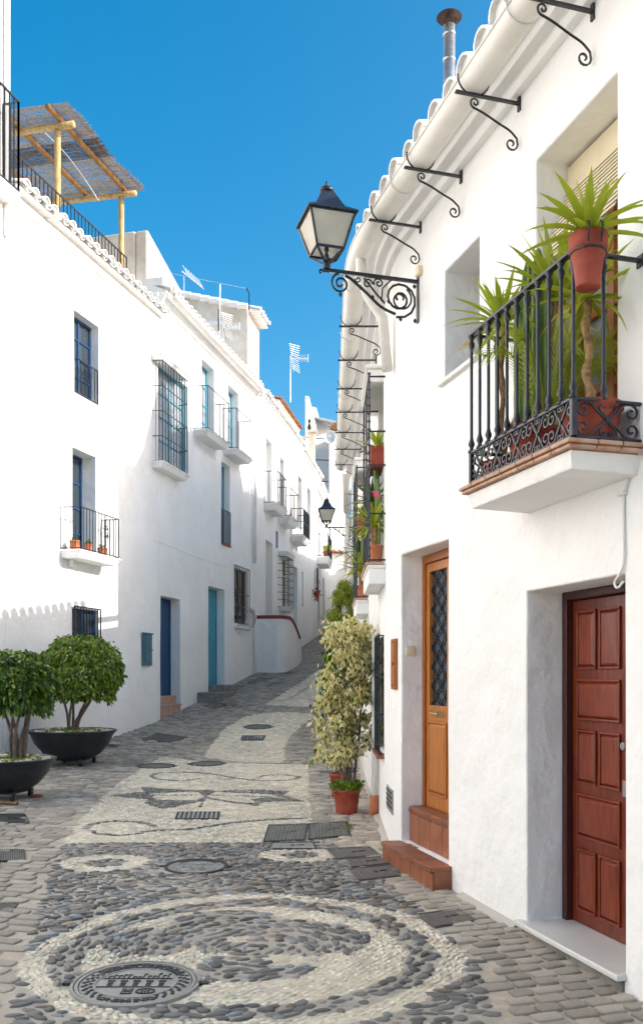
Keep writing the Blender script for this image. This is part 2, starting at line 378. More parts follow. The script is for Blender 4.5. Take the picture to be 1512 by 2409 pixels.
# barrel tile mesh: length along +y (outwards), arch up
def tile_mesh(r0, r1, L, th, name, matn, up=1):
    m = MB(); n = 8; vs = []
    for (r, y) in ((r0, 0), (r1, L)):
        for rr in (r, r - th):
            for j in range(n + 1):
                a = math.pi * j / n; vs.append((rr * math.cos(a), y, up * rr * math.sin(a) * 0.85))
    N = n + 1; fs = []
    for j in range(n):
        fs += [(j, j + 1, 2 * N + j + 1, 2 * N + j), (N + j + 1, N + j, 3 * N + j, 3 * N + j + 1), (2 * N + j, 2 * N + j + 1, 3 * N + j + 1, 3 * N + j), (j + 1, j, N + j, N + j + 1)]
    fs += [(0, 2 * N, 3 * N, N), (n, N + n, 3 * N + n, 2 * N + n)]
    if up > 0:   # mortar that fills the mouth of the tile
        b = len(vs); vs.append((0, L - .035, 0)); vs += [((r1 - th) * math.cos(math.pi * j / n), L - .035, (r1 - th) * math.sin(math.pi * j / n) * 0.85) for j in range(N)]
        fs += [(b, b + 1 + j, b + 2 + j) for j in range(n)]
    m.add(vs, fs); return m.mesh(name, matn, smooth=False)
TM = {k: (tile_mesh(0.085, 0.10, 0.62, 0.016, 'roof_tile_' + k, k, 1), tile_mesh(0.095, 0.085, 0.60, 0.016, 'channel_tile_' + k, k, -1)) for k in ('whitewash', 'terracotta_tile')}
def eave(f, parent, u0, u1, z, proj, sp=0.255, slope=14, matn='whitewash', roof_depth=3.0, roofname='roof', lump=True, rise=True):
    a = math.radians(slope); m = MB(); us = np.arange(u0, u1 + 1e-6, 0.5).tolist() + [u1]
    us = sorted(set([round(q, 3) for q in us]))
    top = z + (roof_depth + proj) * math.tan(a) if rise else z + 0.10
    m.sweep(f.P, us, [(proj - 0.09, z - 0.05), (proj - 0.09, z - 0.005), (-roof_depth, top), (-roof_depth, top - 0.25), (min(0, proj - .35), z - 0.05)], closed=True)
    roof = m.build(roofname, 'plaster_warm' if matn == 'terracotta_tile' else matn, parent)
    n = int((u1 - u0) / sp)
    for i in range(n):
        u = u0 + (i + 0.5) * (u1 - u0) / n
        for k in (0, 1):
            uu = u + k * (u1 - u0) / n / 2
            if uu > u1 - 0.02: continue
            nn, tt = f.nt(uu); N3 = Vector((nn.x, nn.y, 0)); yv = (N3 * math.cos(a) - Vector((0, 0, 1)) * math.sin(a)); xv = Vector((tt.x, tt.y, 0)); zv = xv.cross(yv)
            if zv.z < 0: xv = -xv; zv = xv.cross(yv)
            j = random.uniform(-0.015, 0.015)
            p = f.P(uu, proj + (0.0 if k == 0 else -0.03) + j, z + (0.035 if k == 0 else 0.055) + random.uniform(-0.006, 0.006)) - yv * 0.61
            M = Matrix(((xv.x, yv.x, zv.x, p.x), (xv.y, yv.y, zv.y, p.y), (xv.z, yv.z, zv.z, p.z), (0, 0, 0, 1)))
            if k == 0: M = M @ Matrix.Rotation(random.uniform(-0.04, 0.04), 4, 'Y')
            inst('roof_tile' if k == 0 else 'channel_tile', TM[matn][k], roof, M)
    return roof
def cornice(f, parent, u0, u1, z, prof, matn='plaster', name='cornice'):
    us = sorted(set([u0, u1] + [c for c in f.c if u0 < c < u1])); m = MB()
    m.sweep(f.P, us, [(-0.03, z + prof[-1][1])] + [(-0.03, z + prof[0][1])] + [(o, z + q) for o, q in prof], closed=True)
    return m.build(name, matn, parent, smooth=True, bevel=0.008)
def gutter(f, parent, u0, u1, off, z, r, matn='gutter_paint', name='gutter'):
    us = sorted(set([u0, u1] + [c for c in f.c if u0 < c < u1] + np.arange(u0, u1, 1.0).tolist())); m = MB(); n = 12
    pr = [(off + r * math.cos(math.pi + math.pi * j / n), z + r * math.sin(math.pi + math.pi * j / n)) for j in range(n + 1)]
    inner = [(off + (r - 0.006) * math.cos(math.pi + math.pi * j / n), z + (r - 0.006) * math.sin(math.pi + math.pi * j / n)) for j in range(n, -1, -1)]
    m.sweep(f.P, us, pr + inner, closed=True)
    m2 = m.tube([f.P(u, off + r, z) for u in us], 0.009, 6)
    return m.build(name, matn, parent, smooth=True)
def pane_window(f, parent, u0, u1, z0, z1, off, fm, nx=2, nz=3, fr=0.045, gm='glass_dark', name='window', dep=0.05):
    m = MB()
    m.boxf(f.P, u0, u0 + fr, off, off + dep, z0, z1); m.boxf(f.P, u1 - fr, u1, off, off + dep, z0, z1)
    m.boxf(f.P, u0 + fr, u1 - fr, off, off + dep, z0, z0 + fr); m.boxf(f.P, u0 + fr, u1 - fr, off, off + dep, z1 - fr, z1)
    w_ = u1 - u0 - 2 * fr; h_ = z1 - z0 - 2 * fr
    for i in range(1, nx): c = u0 + fr + w_ * i / nx; m.boxf(f.P, c - fr * .45, c + fr * .45, off + 0.004, off + dep - 0.006, z0 + fr, z1 - fr)
    for j in range(1, nz): c = z0 + fr + h_ * j / nz; m.boxf(f.P, u0 + fr, u1 - fr, off + 0.006, off + dep - 0.010, c - fr * .35, c + fr * .35)
    wdw = m.build(name, fm, parent, bevel=0.004, seg=1)
    for i in range(nx):
        for j in range(nz):
            g = MB(); a = u0 + fr + w_ * i / nx; b = z0 + fr + h_ * j / nz
            g.boxf(f.P, a, a + w_ / nx, off + 0.012, off + 0.018, b, b + h_ / nz); g.build('pane', gm, wdw)
    return wdw
def plank_door(f, parent, u0, u1, z0, z1, off, pm, n=3, name='door', handle=True, fm=None):
    m = MB(); fr = 0.05
    m.boxf(f.P, u0, u0 + fr, off, off + .06, z0, z1); m.boxf(f.P, u1 - fr, u1, off, off + .06, z0, z1); m.boxf(f.P, u0 + fr, u1 - fr, off, off + .06, z1 - fr, z1)
    d = m.build(name, fm or pm, parent, bevel=0.004, seg=1)
    w_ = (u1 - u0 - 2 * fr) / n
    for i in range(n):
        g = MB(); g.boxf(f.P, u0 + fr + i * w_ + 0.004, u0 + fr + (i + 1) * w_ - 0.004, off + 0.005, off + 0.04, z0, z1 - fr - .003); g.build('plank', pm, d, bevel=0.006, seg=1)
    if handle:
        g = MB(); hz = z0 + (z1 - z0) * .45; g.tube([f.P(u0 + fr + .05, off + .04, hz), f.P(u0 + fr + .05, off + .09, hz), f.P(u0 + fr + .05, off + .09, hz + .08)], 0.01, 6); g.build('handle', 'iron', d)
    return d
def rail(f, parent, path, z0, z1, sp=0.11, r=0.007, name='railing', mid=None, scroll=None, mt='iron'):
    m = MB(); R_ = r * 1.5
    T = [f.P(u, o, z1) for u, o in path]; B = [f.P(u, o, z0) for u, o in path]
    m.tube(T, R_, 4); m.tube(B, R_, 4)
    if mid: m.tube([f.P(u, o, z0 + (z1 - z0) * mid) for u, o in path], r, 4)
    for (a, b) in zip(path, path[1:]):
        L = math.hypot(b[0] - a[0], b[1] - a[1]); n = max(1, round(L / sp))
        for i in range(n + 1):
            t = i / n; u = a[0] + (b[0] - a[0]) * t; o = a[1] + (b[1] - a[1]) * t
            m.tube([f.P(u, o, z0), f.P(u, o, z1)], r if 0 < i < n else r * 1.4, 4)
    if scroll:
        u, o, zc, s_ = scroll
        for sx in (-1, 1):
            for sz in (-1, 1):
                m.tube([f.P(u + x, o, zc + z) for x, z in spiral(sx * 0.45 * s_, sz * 0.55 * s_, 0.42 * s_, math.pi / 2 - sz * math.pi / 2 * 0, math.pi * 2.6 * sx * sz, .2, 14)], 0.006, 4)
        m.tube([f.P(u, o, z0), f.P(u, o, z1)], 0.008, 4)
    return m.build(name, mt, parent)
def slab(f, parent, u0, u1, o1, z, th=0.11, name='balcony_slab', tap=0.06, mt='plaster'):
    m = MB(); m.hexa([f.P(u0 + tap, -0.02, z - th), f.P(u1 - tap, -0.02, z - th), f.P(u1 - tap, o1 - tap, z - th), f.P(u0 + tap, o1 - tap, z - th),
                      f.P(u0, -0.02, z - .02), f.P(u1, -0.02, z - .02), f.P(u1, o1, z - .02), f.P(u0, o1, z - .02)])
    m.boxf(f.P, u0 - .015, u1 + .015, 0, o1 + .015, z - .02, z + .012)
    return m.build(name, mt, parent, bevel=0.01)
# frame-reading helpers (enlargements of the photograph -> 1512-wide frame)
def q2(x, y): return x * .5057, 823.2 + y * .5057
def q3(x, y): return x * .5057, 1352.4 + y * .5057
def qA(x, y): return 588 + x * .2178, 793.9 + y * .2178
def qB(x, y): return 588 + x * .2178, 1146.8 + y * .2178
def q7(x, y): return 882 + x * .4165, 470.4 + y * .4165

# ================================================================== RIGHT ROW
def base_loc(f, u): p = f.P(u, 0, 0); return (p.x, p.y, gz(p.y))
ub = lambda y: [c for c in [0]][0]
def u_at_y(f, y):
    lo, hi = -5.0, f.U + 10
    for _ in range(50):
        m_ = (lo + hi) / 2
        if f.P(m_, 0, 0).y < y: lo = m_
        else: hi = m_
    return lo
H1 = thing('house', 'near white house with two varnished doors, a scrollwork balcony and a cream gutter', 'house', base_loc(fR, fR.u(1237)))
o_red = opn(fR, 1237, 1467, 1392, 2180, 0.33); o_red[2] = -1.50
o_wood = opn(fR, 943, 1053, 1308, 1970, 0.25); o_wood[2] = -1.39
o_small = opn(fR, 1045, 1125, 640, 897, 0.42)
o_bal = opn(fR, 1260, 1450, 378, 1000, 0.30); o_bal[2] = 1.10
o_dark = opn(fR, 886, 903, 1506, 1750, 0.10)
uY = lambda y: u_at_y(fR, y)
o_c1 = [uY(8.75), uY(9.75), 1.0, 2.86, 0.25]; o_c2 = [uY(12.1), uY(13.1), 1.0, 2.75, 0.25]
o_vent = opn(fR, 912, 925, 1845, 1900, 0.03)
wall(fR, H1, 0, fR.U, -2.3, 3.62, [o_red, o_wood, o_small, o_bal, o_dark, o_c1, o_c2], thick=3.2)
cornice(fR, H1, 0, fR.U, 0, [(0.05, 3.535), (0.055, 3.59), (0.06, 3.605), (0.125, 3.615), (0.13, 3.665), (0.19, 3.675), (0.20, 3.70)])
eave(fR, H1, 0, fR.U, 3.72, 0.30, sp=0.235, slope=12, roof_depth=3.4)
G1 = gutter(fR, H1, 0, fR.U - .15, 0.30, 3.60, 0.092)
for y in (4.9, 6.6, 8.2, 9.4, 11.4, 13.4):   # gutter joints
    u = uY(y); n_ = 12; m = MB(); m.tube([fR.P(u, 0.31 + 0.098 * math.cos(math.pi + math.pi * j / n_), 3.60 + 0.098 * math.sin(math.pi + math.pi * j / n_)) for j in range(n_ + 1)], 0.006, 4); m.build('gutter_joint', 'gutter_paint', G1, smooth=True)
def gutter_bracket(f, parent, u, L, z, s_=1.0):
    m = MB(); P = f.P
    m.boxf(P, u - .012, u + .012, 0, L, z - .006, z + .006); m.boxf(P, u - .014, u + .014, 0, .012, z - .045, z + .04)
    arc = [(0.31 + 0.104 * math.cos(a), z + 0.10 + 0.104 * math.sin(a)) for a in [math.radians(-185 + 190 * i / 12) for i in range(13)]]
    m.tube([P(u, o, q) for o, q in arc], 0.006, 4)
    c = spiral(0.30, -0.045, 0.034, -1.2, -1.2 + 2 * math.pi * 1.2, .2, 14)[::-1]
    c += [tuple(q) for q in catmull([(0.31, -0.077), (0.24, -0.10), (0.14, -0.145), (0.07, -0.175), (0.022, -0.215)], 4)]
    c += spiral(0.058, -0.255, 0.045, math.radians(150), math.radians(150) + 2 * math.pi * 1.25, .22, 16)
    m.tube([P(u, o, z + q) for o, q in c], 0.0065, 4)
    return m.build('gutter_bracket', 'iron', parent)
for px in (1395, 1222, 1085, 990): gutter_bracket(fR, H1, fR.u(px), 0.43, 3.495)
gutter_bracket(fR, H1, fR.u(1395) - 0.78, 0.43, 3.495)
for y in (8.55, 8.98, 9.95, 10.95, 11.93, 12.94, 13.9, 14.94)[1:]: gutter_bracket(fR, H1, uY(y), 0.43, 3.495)
# short outlet pipe under the corner
m = MB(); uo = uY(7.62); m.tube([fR.P(uo, .30, 3.53), fR.P(uo, .30, 3.36), fR.P(uo, .24, 3.22), fR.P(uo + .05, .10, 3.05), fR.P(uo + .05, .06, 2.6)], 0.046, 12)
m.tube([fR.P(uo, .30, 3.37), fR.P(uo, .30, 3.345)], 0.052, 12); m.build('outlet_pipe', 'gutter_paint', H1, smooth=True)
# house 1 downpipe, right of ficus, on the straight wall
m = MB(); u_ = uY(9.55); m.tube([fR.P(u_, .045, -1.50), fR.P(u_, .045, 0.42)], 0.03, 8); m.build('downpipe', 'plaster', H1, smooth=True)
m = MB(); m.tube([fR.P(u_, .05, -1.52), fR.P(u_, .05, -1.30)], 0.05, 8); m.build('pipe_boot', 'pot_terracotta', H1, smooth=True)
# small window sill
m = MB(); m.boxf(fR.P, o_small[0] - .03, o_small[1] + .06, -.40, .035, o_small[2] - .03, o_small[2] + .004); m.build('window_sill', 'marble', H1, bevel=0.006)
pane_window(fR, H1, o_small[0], o_small[1], o_small[2] + .01, o_small[3], -0.415, 'brown_wood', 1, 2, name='window')
# --- mahogany door
D1 = None
u0, u1, zb, zt, d = o_red; m = MB(); fo = -0.33
FRW = 0.052
m.boxf(fR.P, u1 - FRW, u1, fo, fo + .09, zb, zt); m.boxf(fR.P, u0, u0 + FRW, fo, fo + .09, zb, zt); m.boxf(fR.P, u0 + FRW, u1 - FRW, fo, fo + .09, zt - FRW, zt)
D1 = m.build('door', 'mahogany_dark', H1, bevel=0.008, label='dark red door with raised panels above the marble threshold')
ui = u0 + FRW; uo_ = u1 - FRW; lw = (uo_ - ui)
leafs = [(uo_ - lw * 0.63, uo_), (ui, uo_ - lw * 0.63 - .006)]
for k, (a, b) in enumerate(leafs):
    g = MB(); g.boxf(fR.P, a + .002, b - .002, fo + .01, fo + .045, zb + .004, zt - FRW - .004); g.build('leaf', 'mahogany', D1, bevel=0.004)
    H = zt - FRW - zb; rows = [(0.045, 0.235, 2), (0.27, 0.405, 1), (0.435, 0.60, 2), (0.63, 0.755, 1), (0.785, 0.965, 2)]
    st = 0.06
    for (r0, r1, n_) in rows:
        w_ = (b - a) - 2 * st
        for i in range(n_):
            gap = 0.035 if n_ == 2 else 0; pw = (w_ - gap) / n_; p0 = a + st + i * (pw + gap); p1 = p0 + pw; q0 = zb + H * r0; q1 = zb + H * r1
            g = MB(); e = .014   # recessed moulding, then a raised field
            for (x0, x1, y0, y1) in ((p0, p1, q0, q0 + e), (p0, p1, q1 - e, q1), (p0, p0 + e, q0 + e, q1 - e), (p1 - e, p1, q0 + e, q1 - e)):
                g.boxf(fR.P, x0, x1, fo + .045, fo + .060, y0, y1)
            i_ = .032; P = fR.P
            g.hexa([P(p0 + e, fo + .0455, q0 + e), P(p1 - e, fo + .0455, q0 + e), P(p1 - e, fo + .0455, q1 - e), P(p0 + e, fo + .0455, q1 - e),
                    P(p0 + i_, fo + .063, q0 + i_), P(p1 - i_, fo + .063, q0 + i_), P(p1 - i_, fo + .063, q1 - i_), P(p0 + i_, fo + .063, q1 - i_)])
            g.build('door_panel', 'mahogany_lit', D1, bevel=0.003, seg=1)
g = MB(); a = leafs[0][0] + .028; hz = zb + 1.02; g.boxf(fR.P, a - .018, a + .018, fo + .045, fo + .049, hz - .20, hz - .11); g.tube([fR.P(a, fo + .045, hz + .08), fR.P(a, fo + .062, hz + .08)], .022, 12); g.build('lock', 'steel', D1, bevel=.002)
m = MB(); m.boxf(fR.P, u0 - .02, u1 + .06, -.29, .055, -1.530, -1.496); m.build('threshold', 'marble', H1, bevel=0.008)
m = MB(); m.boxf(fR.P, u0, u1 + .03, -.29, .015, -1.75, -1.530); m.build('threshold_base', 'grey_stone', H1)
# --- pine door with leaded glass
u0, u1, zb, zt, d = o_wood; fo = -0.25; zb2 = -1.10; FRW = 0.06
m = MB(); m.boxf(fR.P, u1 - FRW, u1, fo, fo + .07, zb2, zt); m.boxf(fR.P, u0, u0 + FRW, fo, fo + .07, zb2, zt); m.boxf(fR.P, u0 + FRW, u1 - FRW, fo, fo + .07, zt - .07, zt)
D2 = m.build('door', 'pine_frame', H1, bevel=0.006, label='honey coloured pine door with a lattice window')
a, b = u0 + FRW, u1 - FRW; z0_, z1_ = zb2 + .005, zt - .075; zg0, zg1 = zb2 + (z1_ - zb2) * .42, z1_ - .07; s1 = .10
gw0 = b - s1 - .34; gw1 = b - s1 + .02
g = MB(); g.boxf(fR.P, a, gw0, fo + .01, fo + .05, z0_, z1_); g.boxf(fR.P, gw1, b, fo + .01, fo + .05, z0_, z1_); g.boxf(fR.P, gw0, gw1, fo + .01, fo + .05, z0_, zg0); g.boxf(fR.P, gw0, gw1, fo + .01, fo + .05, zg1, z1_)
g.build('leaf', 'pine', D2, bevel=.004)
g = MB(); g.boxf(fR.P, gw0, gw1, fo + .012, fo + .018, zg0, zg1); g.build('pane', 'glass_dark', D2)
g = MB(); n_ = 7; H = zg1 - zg0; W_ = gw1 - gw0
for i in range(-2, n_ + 1):
    for sg in (1, -1):
        t0 = i / n_; pts = []
        for t in (0, 1):
            zz = zg0 + H * (t0 + t * 2 / n_); uu = gw0 + W_ * (t if sg > 0 else 1 - t); pts.append([uu, zz])
        # clip to the window
        (ua, za), (uc, zc) = pts
        if za < zg0: r = (zg0 - za) / (zc - za); ua += (uc - ua) * r; za = zg0
        if zc > zg1: r = (zg1 - za) / (zc - za); uc = ua + (uc - ua) * r; zc = zg1
        if zc - za > .02: g.tube([fR.P(ua, fo + .03, za), fR.P(uc, fo + .03, zc)], .0065, 4)
g.build('lattice', 'iron', D2)
for (q0, q1) in ((zb2 + .12, zg0 - .13),):
    for (p0, p1) in ((gw0 - .01, gw1 + .0), (a + .05, gw0 - .07)):
        g = MB(); e = .014; P = fR.P
        for (x0, x1, y0, y1) in ((p0, p1, q0, q0 + e), (p0, p1, q1 - e, q1), (p0, p0 + e, q0 + e, q1 - e), (p1 - e, p1, q0 + e, q1 - e)): g.boxf(P, x0, x1, fo + .050, fo + .064, y0, y1)
        g.hexa([P(p0 + e, fo + .0505, q0 + e), P(p1 - e, fo + .0505, q0 + e), P(p1 - e, fo + .0505, q1 - e), P(p0 + e, fo + .0505, q1 - e), P(p0 + .035, fo + .066, q0 + .035), P(p1 - .035, fo + .066, q0 + .035), P(p1 - .035, fo + .066, q1 - .035), P(p0 + .035, fo + .066, q1 - .035)])
        g.build('door_panel', 'pine', D2, bevel=.003, seg=1)
g = MB(); hz = zg0 - .06; uc = (gw0 + gw1) / 2 - .02; g.boxf(fR.P, uc - .11, uc + .11, fo + .05, fo + .056, hz - .025, hz + .025); g.tube([fR.P(uc + .06, fo + .056, hz), fR.P(uc + .06, fo + .10, hz), fR.P(uc - .06, fo + .10, hz), fR.P(uc - .08, fo + .095, hz - .01)], .009, 6); g.build('handle', 'brass', D2, bevel=.002)
# tiled steps of the pine door
ST = MB(); ST.boxf(fR.P, u0 + .02, u1 - .01, -.245, -.08, -1.39, -1.125); ST.boxf(fR.P, u0 - .07, u1 + .04, -.24, .14, -1.80, -1.425)
ST = ST.build('doorstep', 'step_tile', H1)
def tiles(F_u0, F_u1, n, o0, o1, z0, z1, name='step_tile', gap=.004):
    for i in range(n):
        a_ = F_u0 + (F_u1 - F_u0) * i / n + gap; b_ = F_u0 + (F_u1 - F_u0) * (i + 1) / n - gap
        g = MB(); g.boxf(fR.P, a_, b_, o0, o1, z0, z1); g.build(name, 'step_tile', ST, bevel=.003, seg=1)
tiles(u0 + .02, u1 - .01, 4, -.245, -.065, -1.125, -1.098)                        # upper tread
for k in range(3): tiles(u0 + .015, u1 - .005, 3, -.072, -.058, -1.1275 + .010 * k - .02, -1.1275 + .010 * k - .013, 'nosing_strip')
tiles(u0 + .02, u1 - .01, 4, -.08, -.068, -1.385, -1.155, 'riser_tile')            # upper riser
for k in range(2): tiles(u0 - .07, u1 + .04, 4, -.24 + .20 * k, -.046 + .20 * k, -1.425, -1.392)
for k in range(3): tiles(u0 - .07, u1 + .04, 3, .150, .165, -1.430 + .014 * k, -1.420 + .014 * k, 'nosing_strip')
tiles(u0 - .07, u1 + .04, 5, .140, .150, -1.72, -1.440, 'riser_tile')
# dark barred window on the straight wall
u0, u1, zb, zt, d = o_dark; wdw = pane_window(fR, H1, u0, u1, zb, zt, -0.095, 'black_plastic', 2, 2, name='window', dep=.03)
m = MB(); P = fR.P
for i in range(7): u = u0 + (u1 - u0) * i / 6; m.tube([P(u, .045, zb - .02), P(u, .045, zt + .02)], .007, 4)
for i in range(4): z = zb + (zt - zb) * i / 3; m.tube([P(u0 - .02, .0, z), P(u0 - .02, .045, z), P(u1 + .02, .045, z), P(u1 + .02, 0, z)], .008, 4)
m.build('window_grille', 'iron', H1)
for i in range(4):
    g = MB(); a_ = u0 - .04 + (u1 - u0 + .08) * i / 4; b_ = a_ + (u1 - u0 + .08) / 4 - .006; g.boxf(P, a_, b_, -.06, .07, zb - .05, zb - .015); g.build('sill_tile', 'step_tile', H1, bevel=.004, seg=1)
# little things on the wall: meter door, push button, vent, cable
def on_wall(name, label, cat, f, u, z): p = f.P(u, 0, z); return thing(name, label, cat, (p.x, p.y, p.z))
a, z1_ = fR.uz(924.5, 1504); b, z0_ = fR.uz(935, 1622)
t = on_wall('meter_cupboard', 'small varnished wooden hatch in the wall left of the pine door', 'hatch', fR, a, z0_)
z0_, z1_ = sorted((z0_, z1_)); a, b = sorted((a, b)); P = fR.P
m = MB(); m.boxf(P, a, a + .025, -.01, .022, z0_, z1_); m.boxf(P, b - .025, b, -.01, .022, z0_, z1_); m.boxf(P, a + .025, b - .025, -.01, .022, z0_, z0_ + .025); m.boxf(P, a + .025, b - .025, -.01, .022, z1_ - .025, z1_); m.build('frame', 'pine_frame', t, bevel=.003)
m = MB(); m.boxf(P, a + .026, b - .026, .0, .012, z0_ + .026, z1_ - .026); m.build('door', 'pine_frame', t)
for q in ((.08, .46), (.54, .92)):
    m = MB(); h = z1_ - z0_; m.boxf(P, a + .055, b - .055, .012, .024, z0_ + h * q[0], z0_ + h * q[1]); m.build('door_panel', 'pine', t, bevel=.006)
m = MB(); m.tube([P(a + .04, .012, (z0_ + z1_) / 2), P(a + .04, .035, (z0_ + z1_) / 2)], .008, 8); m.build('knob', 'brass', t)
j0 = o_wood[1]; p_ = fR.P(j0, -.07, 0)
# push button sits on the far jamb of the pine door recess
zc = -(1532 - HY) / FX * p_.y; n_, t_ = fR.nt(j0)
def FJ(a_, b_, c_):   # a: into the recess, b: off the jamb face (towards the camera), c: height
    q = fR.P(j0, -a_, c_); return Vector((q.x - t_.x * b_, q.y - t_.y * b_, c_))
t = thing('push_button', 'square cream doorbell switch on the jamb beside the pine door', 'doorbell', tuple(FJ(.07, 0, zc)))
m = MB(); m.boxf(FJ, .038, .122, 0.004, .016, zc - .042, zc + .042); m.build('plate', 'cream_plastic', t, bevel=.006)
m = MB(); m.boxf(FJ, .056, .104, .016, .022, zc - .022, zc + .022); m.build('rocker', 'cream_plastic', t, bevel=.003)
u0, u1, zb, zt, d = o_vent
t = on_wall('wall_vent', 'small square metal vent cover low on the wall by the pine door', 'vent', fR, u0, zb)
m = MB(); m.boxf(P, u0, u1, -.01, .012, zb, zt); m.build('plate', 'vent_metal', t, bevel=.003)
for i in range(8):
    m = MB(); z = zb + (zt - zb) * (.14 + .1 * i); m.boxf(P, u0 + .03, u1 - .03, .012, .019, z, z + .012); m.build('slat', 'cast_dark' if i % 2 else 'vent_metal', t)
uc, zc = fR.uz(1471, 1160); _, zc2 = fR.uz(1469, 1320)
pts = [P(uc - .25, .012, zc + .20), P(uc - .14, .02, zc + .165), P(uc - .06, .02, zc + .10), P(uc - .02, .015, zc + .02), P(uc, .012, zc), P(uc, .012, (zc + zc2) / 2), P(uc, .012, zc2), P(uc + .03, .014, zc2 - .06), P(uc + .07, .016, zc2 - .10), P(uc + .05, .014, zc2 - .13), P(uc + .02, .0, zc2 - .10)]
t = on_wall('cable', 'white cable clipped to the wall above the dark red door', 'cable', fR, uc, zc)
MB().tube([tuple(q) for q in catmull(pts, 4)], .007, 6).build('cable_run', 'cable', t, smooth=True)
MB().boxf(P, uc - .02, uc + .035, 0, .03, zc - .012, zc + .012).build('clip', 'cable', t, bevel=.004)
# flue on the roof
t = thing('chimney_flue', 'tall metal flue pipe with a rusty round cap above the gutter', 'chimney', (1.0, 7.0, 3.9))
m = MB(); m.lathe([(.046, 3.8), (.046, 5.08)], (1.0, 7.0, 0), 20)
for i in range(6): z = 4.0 + i * .2; m.lathe([(.047, z), (.0505, z + .006), (.0505, z + .014), (.047, z + .02)], (1.0, 7.0, 0), 20, cap=False)
m.build('pipe', 'zinc', t, smooth=True)
m = MB(); m.lathe([(.10, 5.145), (.095, 5.15), (.03, 5.185), (.005, 5.19)], (1.0, 7.0, 0), 24)
for i in range(3): a = i * 2.1; m.tube([(1.0 + .05 * math.cos(a), 7.0 + .05 * math.sin(a), 5.05), (1.0 + .05 * math.cos(a), 7.0 + .05 * math.sin(a), 5.15)], .004, 4)
m.build('cap', 'rust', t, smooth=True)

# --- near balcony
u_l = fR.u(1112, .36); u_r = fR.u(1352, .36); BO = .37; zf = 1.10
P = fR.P
m = MB(); e = .05
m.hexa([P(u_r + .02, -.02, zf - .135), P(u_l, -.02, zf - .135), P(u_l, BO - .005, zf - .125), P(u_r + .02, BO - .005, zf - .125),
        P(u_r - .01, -.02, zf - .040), P(u_l + .03, -.02, zf - .040), P(u_l + .03, BO + .02, zf - .040), P(u_r - .01, BO + .02, zf - .040)])
m.boxf(P, u_r + .01, u_l, -.02, BO, zf - .040, zf - .002)
BS = m.build('balcony_slab', 'plaster', H1, bevel=.008)
for (z0_, z1_, ov) in ((zf - .037, zf - .019, .045), (zf - .016, zf + .004, .058)):
    n_ = 7; L0 = u_r - ov; L1 = u_l + ov
    for i in range(n_):
        g = MB(); a_ = L0 + (L1 - L0) * i / n_ + .004; b_ = L0 + (L1 - L0) * (i + 1) / n_ - .004; g.boxf(P, a_, b_, BO - .10, BO + ov, z0_, z1_); g.build('edge_brick', 'thin_brick', BS, bevel=.003, seg=1)
    for i in range(2):
        for (a_, b_) in ((L0, L0 + .12), (L1 - .12, L1)):
            g = MB(); o0 = .01 + (BO - .11) * i / 2; o1 = .01 + (BO - .11) * (i + 1) / 2 - .006; g.boxf(P, a_, b_, o0, o1, z0_, z1_); g.build('edge_brick', 'thin_brick', BS, bevel=.003, seg=1)
# railing
z_pb, z_pt, z_hr = zf + .025, zf + .205, zf + .90
m = MB(); br = .009
for z, r_ in ((z_pb, .011), (z_pt, .012)):
    m.boxf(P, u_r, u_l, BO - .012, BO + .012, z - .009, z + .009)
    for u in (u_r, u_l): m.boxf(P, u - .012, u + .012, 0, BO - .012, z - .008, z + .008)
hrm = MB(); hrm.boxf(P, u_r - .012, u_l + .012, BO - .018, BO + .018, z_hr - .008, z_hr + .010)
for u in (u_r, u_l): hrm.boxf(P, u - .014, u + .014, 0, BO - .018, z_hr - .007, z_hr + .009); hrm.boxf(P, u - .025, u + .025, 0, .01, z_hr - .03, z_hr + .03)
for u in (u_r, u_l): m.boxf(P, u - .014, u + .014, BO - .014, BO + .014, z_pb, z_pt)
RL = m.build('railing', 'iron_blue', H1, bevel=.003, seg=1); hrm.build('handrail', 'iron_blue', RL, bevel=.003, seg=1)
def scroll_module(G, w_, h_):
    g = MB()
    for sx in (-1, 1):
        for sz in (-1, 1):
            a = []   # from the centre out to a big scroll by the outer side
            c = catmull([(0, 0), (.16 * w_ * sx, .22 * h_ * sz), (.26 * w_ * sx, .42 * h_ * sz), (.37 * w_ * sx, .455 * h_ * sz)], 4)
            c = [tuple(q) for q in c] + spiral(.375 * w_ * sx, .24 * h_ * sz, .215 * h_, math.pi / 2 * sz, math.pi / 2 * sz - sx * sz * 2 * math.pi * 1.15, .2, 14)[1:]
            g.tube([G(x, y) for x, y in c], .0062, 4)
            c = [(0, .02 * h_ * sz)] + [tuple(q) for q in catmull([(.03 * w_ * sx, .1 * h_ * sz), (.125 * w_ * sx, .26 * h_ * sz), (.11 * w_ * sx, .42 * h_ * sz)], 3)]
            c += spiral(.058 * w_ * sx, .36 * h_ * sz, .10 * h_, (0 if sx > 0 else math.pi), (0 if sx > 0 else math.pi) + sx * sz * 2 * math.pi * 1.0, .25, 9)
            g.tube([G(x, y) for x, y in c], .0052, 4)
    g.tube([G(-.03 * w_, 0), G(.03 * w_, 0)], .011, 4)
    return g
nmod = 5; mw = (u_l - u_r) / nmod; hh = z_pt - z_pb; zc = (z_pt + z_pb) / 2
for i in range(nmod):
    uc = u_r + (i + .5) * mw; scroll_module(lambda x, y, uc=uc: P(uc + x, BO, zc + y), mw * .98, hh).build('scroll_panel', 'iron_blue', RL)
for u in (u_r, u_l): scroll_module(lambda x, y, u=u: P(u, BO / 2 + x, zc + y), BO * .95, hh).build('scroll_panel', 'iron_blue', RL)
bh = z_hr - z_pt
